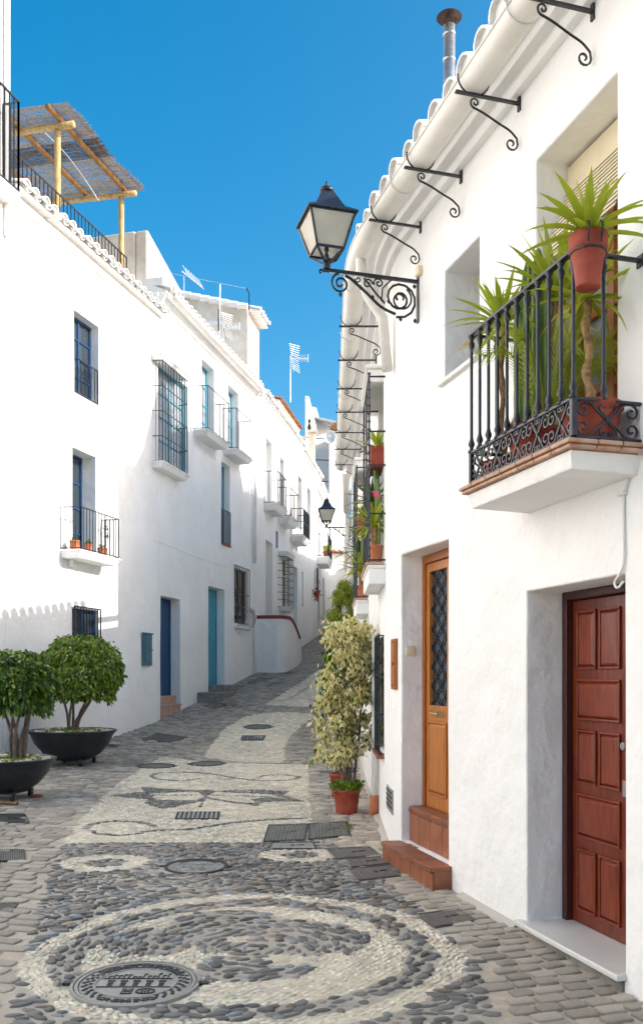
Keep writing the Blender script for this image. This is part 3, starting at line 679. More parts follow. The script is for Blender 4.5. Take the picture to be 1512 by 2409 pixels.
prof = [(.021, 0), (.021, .012), (.012, .022), (.012, .032), (.019, .044), (.019, .056), (.0125, .075), (.0095, .09), (.0095, bh - .10), (.012, bh - .085), (.019, bh - .062), (.019, bh - .048), (.012, bh - .036), (.012, bh - .024), (.021, bh - .012), (.021, bh - .004)]
bm = MB().lathe(prof, (0, 0, 0), 10).mesh('baluster', 'iron_blue', smooth=True)
bx = [568, 612, 660, 712, 765, 820, 880, 940, 1005, 1072, 1148]
nb = len(bx)
for i in range(nb): inst('baluster', bm, RL, Matrix.Translation(P(u_r + (u_l - u_r) * i / (nb - 1), BO, z_pt)))
for u in (u_r, u_l): inst('baluster', bm, RL, Matrix.Translation(P(u, BO * .56, z_pt)))
# balcony door with rolled wooden blind
u0, u1, zb, zt, d = o_bal
pane_window(fR, H1, u0 + .01, u1 - .01, zb + .01, zt - .01, -.285, 'pine', 2, 4, fr=.075, gm='glass_curtain', name='balcony_door', dep=.06)
m = MB(); m.boxf(P, u0 + .005, u1 - .005, -.22, -.205, zt - .17, zt - .02)
BL = m.build('blind', 'blind', H1, label='cream slatted blind hanging in the balcony doorway')
nsl = 15
for i in range(nsl):
    o_ = -.20 + .22 * (i / nsl); zz = zt - .19 - i * .034
    g = MB(); g.hexa([P(u0 + .01, o_, zz), P(u1 - .01, o_, zz), P(u1 - .01, o_ + .006, zz), P(u0 + .01, o_ + .006, zz), P(u0 + .01, o_ - .012, zz + .023), P(u1 - .01, o_ - .012, zz + .023), P(u1 - .01, o_ - .006, zz + .023), P(u0 + .01, o_ - .006, zz + .023)]); g.build('slat', 'blind', BL)

# --- the two caged balconies on the straight wall
def cage(u0, u1, o1, zb, zt, shelves):
    slab(fR, H1, u0, u1, o1, zb, th=.17, tap=.0)
    for i in range(6):
        g = MB(); a_ = u0 - .02 + (u1 - u0 + .04) * i / 6; g.boxf(P, a_, a_ + (u1 - u0 + .04) / 6 - .006, .02, o1 + .03, zb + .013, zb + .035); g.build('edge_brick', 'thin_brick', H1, bevel=.003, seg=1)
    m = MB()
    for u in (u0 + .02, (u0 + u1) / 2, u1 - .02): m.tube([P(u, o1 - .005, zb + .03), P(u, o1 - .005, zt)], .011, 6)
    for i in range(1, 12):
        u = u0 + .02 + (u1 - u0 - .04) * i / 12; m.tube([P(u, o1 - .005, zb + .03), P(u, o1 - .005, zb + .98)], .008, 4)
    for z in shelves:
        m.tube([P(u0 + .02, 0, z), P(u0 + .02, o1, z), P(u1 - .02, o1, z), P(u1 - .02, 0, z)], .011, 4)
    for k in range(24):
        z = zb + .1 + k * .075
        if z < zt: m.lathe([(.012, z - .012), (.018, z), (.012, z + .012)], (P(u0 + .02, o1 - .005, 0).x, P(u0 + .02, o1 - .005, 0).y, 0), 6)
    m.build('balcony_cage', 'iron_blue', H1)
    c = MB(); c.boxf(P, u0 + .30, u1 + .32, -.02, o1 - .01, zt, zt + .13); c.boxf(P, u0 + .27, u1 + .35, -.02, o1 + .02, zt + .13, zt + .17); c.build('canopy', 'plaster', H1, bevel=.012)
cage(uY(8.45), uY(9.62), .16, 1.02, 2.86, (1.08, 1.52, 1.98, 2.30, 2.82))
cage(uY(11.75), uY(12.95), .16, .96, 2.75, (1.02, 1.45, 1.92, 2.25, 2.72))
for o_ in (o_c1, o_c2): pane_window(fR, H1, o_[0], o_[1], o_[2] + .04, o_[3], -.24, 'brown_wood', 2, 3, name='balcony_door')

# --- houses further along on the right (mostly behind the near one, their roofs shade the street)
def right_house(f, lab, zt, mat_='plaster', topf=None, ops=()):
    h = thing('house', lab, 'house', base_loc(f, 0.2)); wall(f, h, 0, f.U, -2.3, zt, ops, thick=4, topf=topf)
    return h
R2 = right_house(fR2, 'taller white house behind the near white house with a white downpipe at its corner', 3.4, ops=[[4.0, 4.9, 0.2, 2.2, .2]])
m = MB(); b_ = fR2
m.sweep(fR2.P, [0, 1.2, 2.4, 3.6], [(.16 + .08 * math.cos(math.pi + math.pi * j / 10), 3.5 + .08 * math.sin(math.pi + math.pi * j / 10)) for j in range(11)] + [(.23, 3.5), (.09, 3.5)], closed=True)
m.tube([fR2.P(3.55, .16, 3.45), fR2.P(3.55, .16, 2.75), fR2.P(3.5, .12, 2.62), fR2.P(3.45, -.02, 2.58)], .05, 8)
for z in (3.2, 2.95): m.tube([fR2.P(3.55, .16, z), fR2.P(3.55, .16, z + .03)], .058, 8)
m.build('downpipe', 'gutter_paint', R2, smooth=True)
m = MB(); SB = -0.25
def topR2(u):
    y = fR2.P(u, 0, 0).y
    return float(np.interp(y, [15.6, 16.75, 16.8, 17.6, 18.4, 18.9, 19.3, 19.6, 24], [3.5, 3.6, 6.2, 6.5, 8.2, 9.0, 8.6, 7.7, 7.6]))
wall_mesh(fR2, 1.15, fR2.U, 3.3, 7.0, [], 4.0, topf=topR2).build('upper_wall', 'plaster', R2, smooth=True)
eave(fR2, R2, 4.2, fR2.U, 7.72, .12, sp=.27, slope=12, roof_depth=3.0)
R3 = right_house(fR3, 'third white house on the right, hidden behind the caged balconies', 6.6); eave(fR3, R3, 0, fR3.U, 6.65, .2, sp=.27, slope=12)
R4 = right_house(fR4, 'fourth white house on the right near the top of the street', 5.3); eave(fR4, R4, 0, fR4.U, 5.35, .2, sp=.27, slope=12)

# ================================================================== LEFT ROW
def F0(x, y, q): return q(x, y)
A = thing('house', 'tall white house at the left edge with a small corner balcony', 'house', base_loc(fA, fA.U - 1))
wall(fA, A, 0, fA.U, -2.4, 12.5, [[fA.U - 9, fA.U - 8, 4.0, 6.0, .2], [fA.U - 6, fA.U - 5, 0.8, 2.8, .2], [fA.U - 14, fA.U - 12.8, .2, 2.2, .2]], thick=5)
rail(fA, A, [(fA.U - 1.6, 0), (fA.U - 1.6, .28), (fA.U - .06, .28), (fA.U - .06, 0)], 7.55, 8.95, sp=.12, r=.014)
slab(fA, A, fA.U - 1.62, fA.U - .03, .30, 7.50, name='balcony_slab')
m = MB(); m.tube([fA.P(fA.U - .02, .05, 6.9), fA.P(fA.U - .02, .05, 12.4)], .045, 8); m.build('downpipe', 'plaster', A, smooth=True)

B = thing('house', 'white house with dark blue windows, a roof terrace and a scalloped sunlit wall', 'house', base_loc(fB, 2.5))
uE = fB.U
def op2(f, q, x0, x1, yt, yb, d):
    X0, YT = q(x0, yt); X1, YB = q(x1, yb); return opn(f, X0, X1, YT, YB, d)
o1 = opn(fB, 175.5, 233.6, 728, 921.8, .22); o2 = op2(fB, q2, 340, 447, 452, 955, .34); o3 = op2(fB, q2, 337, 458, 1200, 1420, .12)
o2[2] = fB.z(172, 1310)
wall(fB, B, 0, fB.U, -2.4, 7.68, [o1, o2, o3], thick=5)
pane_window(fB, B, o1[0], o1[1], o1[2], o1[3], -.215, 'blue_paint', 2, 4, name='window', gm='glass_dark')
pane_window(fB, B, o2[0], o2[1], o2[2], o2[3], -.335, 'blue_paint', 2, 4, name='balcony_door', gm='glass_dark')
pane_window(fB, B, o3[0], o3[1], o3[2], o3[3], -.115, 'blue_paint', 2, 2, name='window', gm='glass_dark')
zr = o1[2]; rail(fB, B, [(o1[0] + .01, -.02), (o1[1] - .01, -.02)], zr + .03, zr + (o1[3] - o1[2]) * .44, sp=.115, r=.009, scroll=((o1[0] + o1[1]) / 2, -.02, zr + .42, .11))
rail(fB, B, [(o3[0], .05), (o3[1], .05)], o3[2] - .02, o3[3] + .03, sp=.105, r=.011, name='window_grille')
ua = fB.u(190, .37); uc = fB.u(279, .37); zb = fB.z(277, 1316, .37); zh = fB.z(279, 1222, .37)
slab(fB, B, ua - .06, uc + .03, .39, zb, th=.13, tap=.05)
rail(fB, B, [(ua - .05, 0), (ua, .37), (uc, .37), (uc, 0)], zb + .04, zh, sp=.105, r=.0085, scroll=((ua * .35 + uc * .65), .37, zb + .45, .13))
m = MB()   # corbel scar under the balcony
m.boxf(fB.P, ua + .2, ua + .32, 0, .10, zb - .25, zb - .13); m.build('corbel', 'plaster', B, bevel=.02)
cornice(fB, B, 0, fB.U, 0, [(0.02, 7.40), (0.04, 7.47), (0.10, 7.50), (0.13, 7.56), (0.10, 7.62), (0.04, 7.65), (0.12, 7.69)])
eave(fB, B, 0, fB.U, 7.72, .30, sp=.262, slope=11, roof_depth=.5, rise=True)
m = MB(); m.boxf(fB.P, 0, fB.U, -5, -.50, 7.6, 7.86); m.build('terrace_floor', 'plaster', B)
zt0 = 8.25; hr = fB.z(298, 612, -.28)
rail(fB, B, [(0.0, -.28), (fB.u(298, -.28), -.28)], 7.95, 8.64, sp=.125, r=.011, name='terrace_railing')
# spout
m = MB(); us_ = fB.u(128, .3); m.tube([fB.P(us_ + .1, 0, 7.68), fB.P(us_ + .1, .36, 7.66)], .045, 8); m.build('rain_spout', 'whitewash', B)
# meter cupboard on C, pergola on B's terrace
PG = thing('pergola', 'log pergola roofed with worn reed matting on the roof terrace', 'pergola', tuple(fB.P(fB.u(135, -.5), -.5, 8.22)))
u1p = fB.u(136, -.5); u2p = fB.u(286, -.5); zT1 = fB.z(136, 312, -.5); zT2 = fB.z(286, 462, -.5); zT = (zT1 + zT2) / 2
def log(pts, r, name='beam', mt='log'):
    c = []; n = 10; a, b = Vector(pts[0]), Vector(pts[1])
    for i in range(n + 1):
        t = i / n; p = a.lerp(b, t); c.append(p + Vector((random.uniform(-1, 1), random.uniform(-1, 1), random.uniform(-1, 1))) * r * .08)
    return MB().tube(c, [r * random.uniform(.93, 1.07) for _ in c], 10).build(name, mt, PG, smooth=True)
for u in (u1p, u2p):
    for o in (-.5, -2.6): log((fB.P(u, o, 8.2), fB.P(u, o, zT)), .058, 'post')
    log((fB.P(u, -.16, zT + .06), fB.P(u, -2.9, zT + .06 + .10)), .062, 'beam')
for o in (-.45, -1.35, -2.4): log((fB.P(u1p - .42, o, zT + .17 - o * .035), fB.P(u2p + .12, o, zT + .17 - o * .035)), .05, 'rafter', 'log_brown')
# reed mat: thin canes laid across, in patches, real gaps
def reed_mat():
    k = 0; ua_, ub_ = u1p - .36, u2p + .26; n = int((ub_ - ua_) / .0105)
    groups = {}
    for i in range(n):
        u = ua_ + (ub_ - ua_) * i / n + random.uniform(-.003, .003); t = i / n
        dark = .36 < t < .56
        L0 = -.10 + random.uniform(-.05, .05) + (.12 * math.sin(t * 9)) * .3
        segs = 5; pos = L0
        if random.random() < (.01 if dark else .04): continue
        while pos > -2.85:
            ln = random.uniform(.5, 1.4); e_ = max(-2.9 + random.uniform(-.06, .06), pos - ln)
            if random.random() < (.97 if dark else .86):
                sag = lambda o: .012 * math.sin(o * 6 + u * 3)
                g = groups.setdefault((1 if dark else 0), MB())
                zz = zT + .235
                du = random.uniform(-.012, .012)
                g.tube([fB.P(u, pos, zz - pos * .035 + sag(pos)), fB.P(u + du, e_, zz - e_ * .035 + sag(e_))], random.uniform(.004, .0068), 3, cap=False)
            pos = e_ - random.uniform(0, .03)
    groups[0].build('reed_mat', 'reed', PG)['kind'] = 'stuff'
    groups[1].build('reed_mat', 'reed_dark', PG, label='darker doubled strip of reed matting')['kind'] = 'stuff'
    g = MB()
    for j in range(9):
        o = -.14 - j * .33; g.tube([fB.P(ua_ + (ub_ - ua_) * i / 30, o + random.uniform(-.01, .01), zT + .228 - o * .035) for i in range(31)], .004, 3)
    g.build('binding_cord', 'brown_wood', PG)
    g = MB(); g.tube(catmull([fB.P(u1p + .1, -.9, zT + .15), fB.P(u1p + .9, -.85, zT + .10), fB.P(u2p - .8, -.8, zT - .10), fB.P(u2p - .35, -.85, zT - .16), fB.P(u2p - .05, -1.0, zT + .08)], 6), .008, 4); g.build('loose_rope', 'cable', PG)
reed_mat()

C = thing('house', 'white house in shade with light blue doors, long cream gutter and a tall barred window', 'house', base_loc(fC, 3))
oc = {}
oc['door_blue'] = op2(fC, q2, 748, 840, 1143, 1700, .30); oc['door_blue'][2] = -1.0
oc['win_big'] = op2(fC, q2, 735, 873, 60, 520, .14)
oc['bal1'] = op2(fC, q2, 938, 998, 38, 380, .25); oc['bal2'] = op2(fC, q2, 1062, 1110, 160, 455, .25)
oc['tall'] = op2(fC, q2, 1030, 1070, 518, 898, .22)
oc['door_lb'] = op2(fC, q2, 970, 1046, 1098, 1700, .28)
oc['door_lb'][2] = -.45
oc['win_bulge'] = op2(fC, q2, 1090, 1150, 1012, 1270, .12)
oc['arch'] = op2(fC, q2, 1175, 1203, 1212, 1800, .22); oc['arch'][2] = gz(fC.P(oc['arch'][0], 0, 0).y) + .05
wall(fC, C, 0, fC.U, -2.4, 8.28, list(oc.values()), thick=5)
zfl = lambda f, u: gz(f.P(u, 0, 0).y)
o = oc['door_blue']; zl = fC.z(372, 1637, -.3); plank_door(fC, C, o[0], o[1], zl, o[3], -.295, 'blue_paint', 4)
for k, (a_, b_) in enumerate(((-.29, -.10), (-.10, .0))):
    m = MB(); m.boxf(fC.P, o[0] + .002, o[1] - .002, a_, b_ if k == 0 else .012, -1.6, zl if k == 0 else zl - .22); m.build('doorstep', 'pink_stone', C, bevel=.006)
m = MB(); m.boxf(fC.P, o[0] - .01, o[1] + .01, -.12, .03, zl - .22, zl - .19); m.build('step_nosing', 'pink_stone', C, bevel=.006)
o = oc['door_lb']; plank_door(fC, C, o[0], o[1], o[2] + .12, o[3], -.275, 'light_blue_paint', 4)
m = MB(); m.boxf(fC.P, o[0], o[1], -.27, -.02, o[2] - .3, o[2] + .12); m.build('doorstep', 'grey_stone', C, bevel=.01)
m = MB(); m.boxf(fC.P, o[0] - .05, o[1] + .08, -.05, .05, o[2] - .03, o[2] + .003); m.build('step_nosing', 'grey_stone', C, bevel=.006)
o = oc['arch']; plank_door(fC, C, o[0], o[1], o[2], o[3], -.215, 'brown_wood', 3)
o = oc['win_big']; pane_window(fC, C, o[0], o[1], o[2], o[3], -.135, 'light_blue_paint', 2, 4, name='window', gm='glass_curtain')
# projecting grille of the tall window
xa = fC.u(*[q2(757, 300)[0]], .22); xb = fC.u(q2(872, 300)[0], .22); zt_ = fC.z(*q2(757, 48), .22); zb_ = fC.z(*q2(752, 512), .22)
m = MB(); P = fC.P; n_ = 9
for i in range(n_ + 1): u = xa + (xb - xa) * i / n_; m.tube([P(u, .22, zb_ - .03), P(u, .22, zt_ + .02)], .010 if 0 < i < n_ else .014, 4)
for i in range(5):
    z = zb_ + (zt_ - zb_) * i / 4; m.tube([P(xa - .02, 0, z), P(xa, .22, z), P(xb, .22, z), P(xb + .02, 0, z)], .010, 4)
for s_ in (xa, xb):
    for o_ in (.07, .145): m.tube([P(s_, o_, zb_), P(s_, o_, zt_)], .009, 4)
m.build('window_grille', 'iron', C)
slab(fC, C, xa - .05, xb + .05, .26, zb_ - .02, th=.12, name='window_sill'); slab(fC, C, xa - .08, xb + .08, .24, zt_ + .12, th=.10, name='window_hood')
for key, (x0, x1, yT, yF) in {'bal1': (968, 1064, 165, 362), 'bal2': (1100, 1168, 270, 456)}.items():
    o = oc[key]; a_ = fC.u(q2(x0, 0)[0], .36); b_ = fC.u(q2(x1, 0)[0], .36)
    zf_ = fC.z(*q2(x0, yF + (8 if key == 'bal1' else 4)), .36); zh_ = fC.z(*q2(x0, yT), .36)
    o[2] = zf_
    pane_window(fC, C, o[0], o[1], zf_, o[3], -.245, 'light_blue_paint', 2, 4, name='balcony_door', gm='glass_curtain')
    slab(fC, C, a_ - .05, b_ + .04, .38, zf_, th=.13, tap=.07)
    rail(fC, C, [(a_ - .04, 0), (a_, .36), (b_, .36), (b_, 0)], zf_ + .04, zh_, sp=.12, r=.0085)
o = oc['tall']; pane_window(fC, C, o[0], o[1], o[2], o[3], -.215, 'light_blue_paint', 1, 3, name='window', gm='glass_curtain')
rail(fC, C, [(o[0], .01), (o[1], .01)], o[2] + .03, o[2] + (o[3] - o[2]) * .42, sp=.10, r=.010)
m = MB(); m.boxf(fC.P, o[0] - .02, o[1] + .02, -.1, .04, o[2] - .03, o[2] + .004); m.build('window_sill', 'brick_red', C)
# bulging grille
o = oc['win_bulge']; pane_window(fC, C, o[0], o[1], o[2], o[3], -.115, 'brown_wood', 2, 3, name='window')
m = MB(); a_, b_, z0_, z1_ = o[0] - .04, o[1] + .06, o[2] - .10, o[3] + .06; H = z1_ - z0_; n_ = 7
def bul(t): return .05 + .17 * max(0, math.sin(min(1, max(0, (t + .02) / .36)) * math.pi)) ** .8
for i in range(n_ + 1):
    u = a_ + (b_ - a_) * i / n_
    m.tube([P(u, bul(t), z0_ + H * t) for t in [k / 16 for k in range(17)]], .011, 4)
for t in (0, .55, 1.0): m.tube([P(a_ - .01, 0, z0_ + H * t), P(a_, bul(t), z0_ + H * t), P(b_, bul(t), z0_ + H * t), P(b_ + .01, 0, z0_ + H * t)], .012, 4)
for s_ in (-1, 1): m.tube([P(a_ + (b_ - a_) * (.5 + s_ * .5), bul(.3) + x, z0_ + H * .3 + z) for x, z in spiral(0, 0, .07, 0, 7, .2)], .008, 4)
m.tube([P((a_ + b_) / 2 + x, bul(.6), z0_ + H * .72 + z) for x, z in spiral(0, 0, .08, 0, 9, .2)], .009, 4)
m.build('window_grille', 'iron', C)
slab(fC, C, a_ - .02, b_ + .02, .12, z0_ - .0, th=.06, name='window_sill')
cornice(fC, C, 0, fC.U, 0, [(0.02, 7.93), (0.03, 7.98), (0.09, 8.00), (0.09, 8.06), (0.13, 8.10), (0.16, 8.19)])
eave(fC, C, 0.02, fC.U, 8.31, .27, sp=.262, slope=22, roof_depth=2.6)
gutter(fC, C, .05, fC.U - .05, .30, 8.22, .085)
m = MB(); ud = fC.u(603, .1); m.tube([fC.P(fC.U - .2, .30, 8.15), fC.P(fC.U - .2, .30, 7.95), fC.P(fC.U - .25, .12, 7.75), fC.P(fC.U - .25, .08, 7.5), fC.P(fC.U - .25, .08, 3.2)], .05, 8); m.build('downpipe', 'plaster', C, smooth=True)
# parapet wall on the roof between B and C
def FP(a, b, c): return fC.P(a, b, c)
m = MB(); ya = .25; L_ = fC.u(428, -.35)
m.hexa([FP(ya, -.35, 8.1), FP(L_, -.35, 8.1), FP(L_, -.65, 8.1), FP(ya, -.65, 8.1), FP(ya, -.35, 9.80), FP(L_, -.35, 9.25), FP(L_, -.65, 9.25), FP(ya, -.65, 9.80)])
m.hexa([FP(ya, -.65, 8.1), FP(ya + .3, -.65, 8.1), FP(ya + .3, -2.8, 8.1), FP(ya, -2.8, 8.1), FP(ya, -.65, 9.80), FP(ya + .3, -.65, 9.80), FP(ya + .3, -2.8, 9.75), FP(ya, -2.8, 9.75)])
m.build('parapet', 'plaster_warm', C, bevel=.06, seg=4)
m = MB(); m.boxf(fC.P, .05, .6, -.3, .1, 8.45, 8.62); m.build('coping', 'whitewash', C, bevel=.02)
t = on_wall('meter_cupboard', 'narrow teal painted wooden hatch on the wall left of the dark blue door', 'hatch', fC, 0.1, -.5)
(x0, y0), (x1, y1) = q2(664, 1322), q2(702, 1470)
a_, z1_ = fC.uz(x0, y0); b_, z0_ = fC.uz(x1, y1); z0_ = fC.z(x0, q2(0, 1468)[1]); P = fC.P
m = MB(); m.boxf(P, a_, b_, -.01, .035, z0_, z1_); m.boxf(P, a_ - .03, b_ + .03, 0, .05, z1_, z1_ + .035); m.build('frame', 'green_blue_paint', t, bevel=.006)
for q in ((.08, .47), (.53, .92)):
    m = MB(); h = z1_ - z0_; m.boxf(P, a_ + .05, b_ - .05, .036, .055, z0_ + h * q[0], z0_ + h * q[1]); m.build('door_panel', 'green_blue_paint', t, bevel=.01)
m = MB(); m.tube([P(b_ - .03, .035, (z0_ + z1_) / 2), P(b_ - .03, .07, (z0_ + z1_) / 2)], .012, 6); m.build('knob', 'brass', t)
t = on_wall('cable', 'thin white cable run along the shaded wall above the blue doors', 'cable', fC, 1.0, 2.9)
MB().tube([fC.P(fC.u(a_), .006, fC.z(a_, b_)) for a_, b_ in (q2(715, 888), q2(770, 905), q2(850, 940), q2(930, 972), q2(1060, 1010))], .008, 5).build('cable_run', 'cable', t)
# low stone steps in front of C
(x0, y0), (x1, y1) = q3(970, 600), q3(1105, 553)
a_ = fC.u(x0, .3); b_ = fC.u(x1 - 16, .3); zg = zfl(fC, (a_ + b_) / 2)
t = thing('stone_step', 'low worn grey stone step at the foot of the shaded white wall', 'step', tuple(fC.P(a_, .2, zg)))
m = MB(); m.boxf(P, a_, b_, .0, .52, zg - .4, zg + .13); m.build('lower_block', 'grey_stone', t, bevel=.03, seg=3)
m = MB(); m.boxf(P, (a_ + b_) / 2, b_ + .35, .0, .42, zg - .4, zg + .30); m.build('upper_block', 'grey_stone', t, bevel=.03, seg=3)

# tower above the C / D boundary
Dh = thing('house', 'white house with two iron balconies above a red brick topped ramp wall', 'house', base_loc(fD, 3))
od = {}
od['niche'] = op2(fD, qB, 170, 243, 560, 1385, .30)
od['w1'] = op2(fD, qA, 175, 236, 1075, 1790, .28); od['w2'] = op2(fD, qA, 320, 372, 1275, 1800, .28)
od['g1'] = op2(fD, qB, 348, 420, 740, 1300, .16); od['g2'] = op2(fD, qB, 470, 541, 850, 1600, .35); od['g3'] = op2(fD, qB, 565, 605, 908, 1275, .08)
for k in od:
    od[k][0] = max(.05, od[k][0]); od[k][1] = min(fD.U - .05, od[k][1])
od['g3'][1] = max(od['g3'][0] + .3, od['g3'][1])
for k in od: print('D', k, [round(v, 2) for v in od[k]])
od['niche'][2] = zfl(fD, 1.0) + .3; od['g2'][2] = zfl(fD, od['g2'][0]) + .1
wall(fD, Dh, 0, fD.U, -1.5, 8.2, [v for v in od.values()], thick=5)
for k in ('w1', 'w2'): pane_window(fD, Dh, od[k][0], od[k][1], od[k][2], od[k][3], -.275, 'brown_wood' if k != 'w1' else 'plaster_warm', 2, 4, name='balcony_door', gm='glass_curtain')
plank_door(fD, Dh, od['niche'][0], od['niche'][1], od['niche'][2], od['niche'][3], -.295, 'plaster_warm', 3); plank_door(fD, Dh, od['g2'][0], od['g2'][1], od['g2'][2], od['g2'][3], -.345, 'light_blue_paint', 3)
pane_window(fD, Dh, od['g3'][0], od['g3'][1], od['g3'][2], od['g3'][3], -.075, 'blue_paint', 1, 4, name='shutter_window', gm='black_plastic')
pane_window(fD, Dh, od['g1'][0], od['g1'][1], od['g1'][2], od['g1'][3], -.155, 'plaster_warm', 2, 3, name='window')
for (x0, x1, yT, yF) in ((300, 392, 1440, 1790), (435, 520, 1615, 1935)):
    a_ = fD.u(qA(x0, 0)[0], .42); b_ = fD.u(qA(x1, 0)[0], .42); zf_ = fD.z(*qA(x0, yF), .42); zh_ = fD.z(*qA(x0, yT), .42)
    slab(fD, Dh, a_ - .06, b_ + .04, .44, zf_, th=.20, tap=.10); rail(fD, Dh, [(a_, 0), (a_, .42), (b_, .42), (b_, 0)], zf_ + .04, zh_, sp=.14, r=.011)
# bay grille with hood
xa = fD.u(qB(410, 0)[0], .28); xb = fD.u(qB(468, 0)[0], .28); zt_ = fD.z(*qB(410, 750), .28); zb_ = fD.z(*qB(410, 1290), .28); P = fD.P
m = MB(); n_ = 5
for i in range(n_ + 1): u = xa + (xb - xa) * i / n_; m.tube([P(u, .28, zb_), P(u, .28, zt_)], .012, 4)
for i in range(8): z = zb_ + (zt_ - zb_) * i / 7; m.tube([P(xa - .3, 0, z), P(xa, .28, z), P(xb, .28, z), P(xb, 0, z)], .011, 4)
m.build('window_grille', 'iron', Dh); slab(fD, Dh, xa - .25, xb + .05, .33, zt_ + .15, th=.14, name='window_hood'); slab(fD, Dh, xa - .2, xb + .05, .33, zb_, th=.14, name='window_sill')
m = MB(); x_, y_ = qB(294, 480); u = fD.u(x_, .02); m.boxf(P, u - .12, u + .12, .003, .02, fD.z(*qB(294, 655)), fD.z(x_, y_)); m.build('wall_plaque', 'blue_paint', Dh, label='narrow blue plaque')
cornice(fD, Dh, 0, fD.U, 0, [(0.02, 7.75), (0.16, 7.88), (0.22, 7.98), (0.24, 8.12)])
eave(fD, Dh, 0, fD.U, 8.20, .36, sp=.262, slope=20, roof_depth=2.8)
# ramp wall with brick coping
zc_ = 1.62; zlo = 1.10
u0_ = fD.u(qB(130, 0)[0], .0) ; u1_ = fD.u(qB(395, 0)[0], .85); u2_ = fD.u(qB(525, 0)[0], .85)
RW = thing('ramp_wall', 'rounded white ramp wall topped with dark red bricks', 'wall', tuple(fD.P(u1_, .85, zfl(fD, u1_))))
pth = [(.22, 0.0), (.20, .35), (.22, .66), (.42, .84), (.95, .90), (1.6, .90), (2.3, .88), (3.1, .80)]
cp = [tuple(q) for q in catmull([(a, b, 0) for a, b in pth], 6)]
def ztop(i):
    t = i / (len(cp) - 1); return zc_ if t < .5 else (zc_ + (zlo - zc_) * min(1, (t - .5) / .35) ** 1.5)
m = MB(); n_ = len(cp); vs = []
for i, (a, b, _) in enumerate(cp):
    zz = ztop(i); vs += [P(a, b, -1.2), P(a, b, zz), P(a, max(-.05, b - .28), zz), P(a, max(-.05, b - .28), -1.2)]
fs = []
for i in range(n_ - 1):
    for j in range(4): a = i * 4 + j; b = i * 4 + (j + 1) % 4; fs.append((a, b, b + 4, a + 4))
fs += [(0, 3, 2, 1), tuple((n_ - 1) * 4 + j for j in range(4))]
m.add(vs, fs); m.build('wall', 'plaster', RW, bevel=.01)
kb = 0; fine = [tuple(q) for q in catmull([(a, b, 0) for a, b in pth], 9)]
for i in range(2, len(fine) - 9):
    a, b, _ = fine[i]; c, d, _ = fine[i + 1]; k = i / (len(fine) - 1) * (n_ - 1); zz = ztop(k); z2_ = ztop(k + 1 * (n_ - 1) / (len(fine) - 1))
    g = MB(); L = Vector((c - a, d - b)); sh = .04
    g.hexa([P(a + L.x * sh, b + .03 + L.y * sh, zz - .005), P(c - L.x * sh, d + .03 - L.y * sh, z2_ - .005), P(c - L.x * sh, max(0, d - .30), z2_ - .005), P(a + L.x * sh, max(0, b - .30), zz - .005),
            P(a + L.x * sh, b + .03 + L.y * sh, zz + .10), P(c - L.x * sh, d + .03 - L.y * sh, z2_ + .10), P(c - L.x * sh, max(0, d - .30), z2_ + .10), P(a + L.x * sh, max(0, b - .30), zz + .10)])
    g.build('brick', 'brick_red', RW, bevel=.006, seg=1)

# roof blocks
def roof_box(parent, f, u0, u1, o0, o1, z0, z1, z2=None, name='roof_room', mt='plaster_warm'):
    z2 = z1 if z2 is None else z2
    m = MB(); m.hexa([f.P(u0, o0, z0), f.P(u1, o0, z0), f.P(u1, o1, z0), f.P(u0, o1, z0), f.P(u0, o0, z1), f.P(u1, o0, z1), f.P(u1, o1, z2), f.P(u0, o1, z2)])
    return m.build(name, mt, parent, bevel=.03)
uT = u_at_y(fD, 26.25)
roof_box(Dh, fD, uT, uT + 1.45, -.25, -4.6, 7.9, 10.75, 11.9)
eave(fD, Dh, uT + .1, uT + 1.45, 10.75, .10 , sp=.25, slope=14, roof_depth=1.2)
m = MB()
for i in range(16):   # ridge of tile ends on the near edge of the tower
    t = i / 15; o_ = -.25 - t * 4.3; m.tube([fD.P(uT - .06, o_, 10.80 + t * 1.13), fD.P(uT - .06, o_ - .30, 10.84 + t * 1.13)], [.085, .10], 6)
m.build('verge_tiles', 'whitewash', Dh)
m = MB(); m.boxf(fD.P, uT - .02, uT + .04, -.95, -1.6, 10.35, 10.45); m.build('air_brick', 'whitewash', Dh)
uT2 = fD.U - .9
roof_box(Dh, fD, uT2, fD.U + 3.2, -.55, -3.4, 7.9, 9.75, 10.15)
eave(fD, Dh, uT2, fD.U + 3.2, 9.78, -.42, sp=.25, slope=8, matn='terracotta_tile', roof_depth=2.4)

E = thing('house', 'sunlit white house halfway up the left row with a long scalloped eave', 'house', base_loc(fE, 2))
oe = {}
oe['a'] = op2(fE, qA, 615, 657, 1600, 2500, .22); oe['w3'] = op2(fE, qA, 515, 567, 1475, 2000, .28); oe['c'] = op2(fE, qB, 695, 728, 880, 1225, .1)
oe['a'][2] = oe['a'][3] - 2.2
oe['w3'][2] = fE.z(*qB(560, 470), 0)
for k in oe: oe[k][0] = max(.05, oe[k][0]); oe[k][1] = min(fE.U - .05, oe[k][1]); print('E', k, [round(v, 2) for v in oe[k]])
wall(fE, E, 0, fE.U, -.5, 8.10, list(oe.values()), thick=5)
for k in oe: pane_window(fE, E, oe[k][0], oe[k][1], oe[k][2], oe[k][3], -oe[k][4] + .005, 'brown_wood', 2, 3, name='window')
oe_b = 0
(x0, y0) = qB(575, 520); a_ = fE.u(x0, .42); b_ = fE.u(qB(638, 0)[0], .42); zf_ = fE.z(x0, y0, .42); zh_ = fE.z(*qB(575, 225), .42)
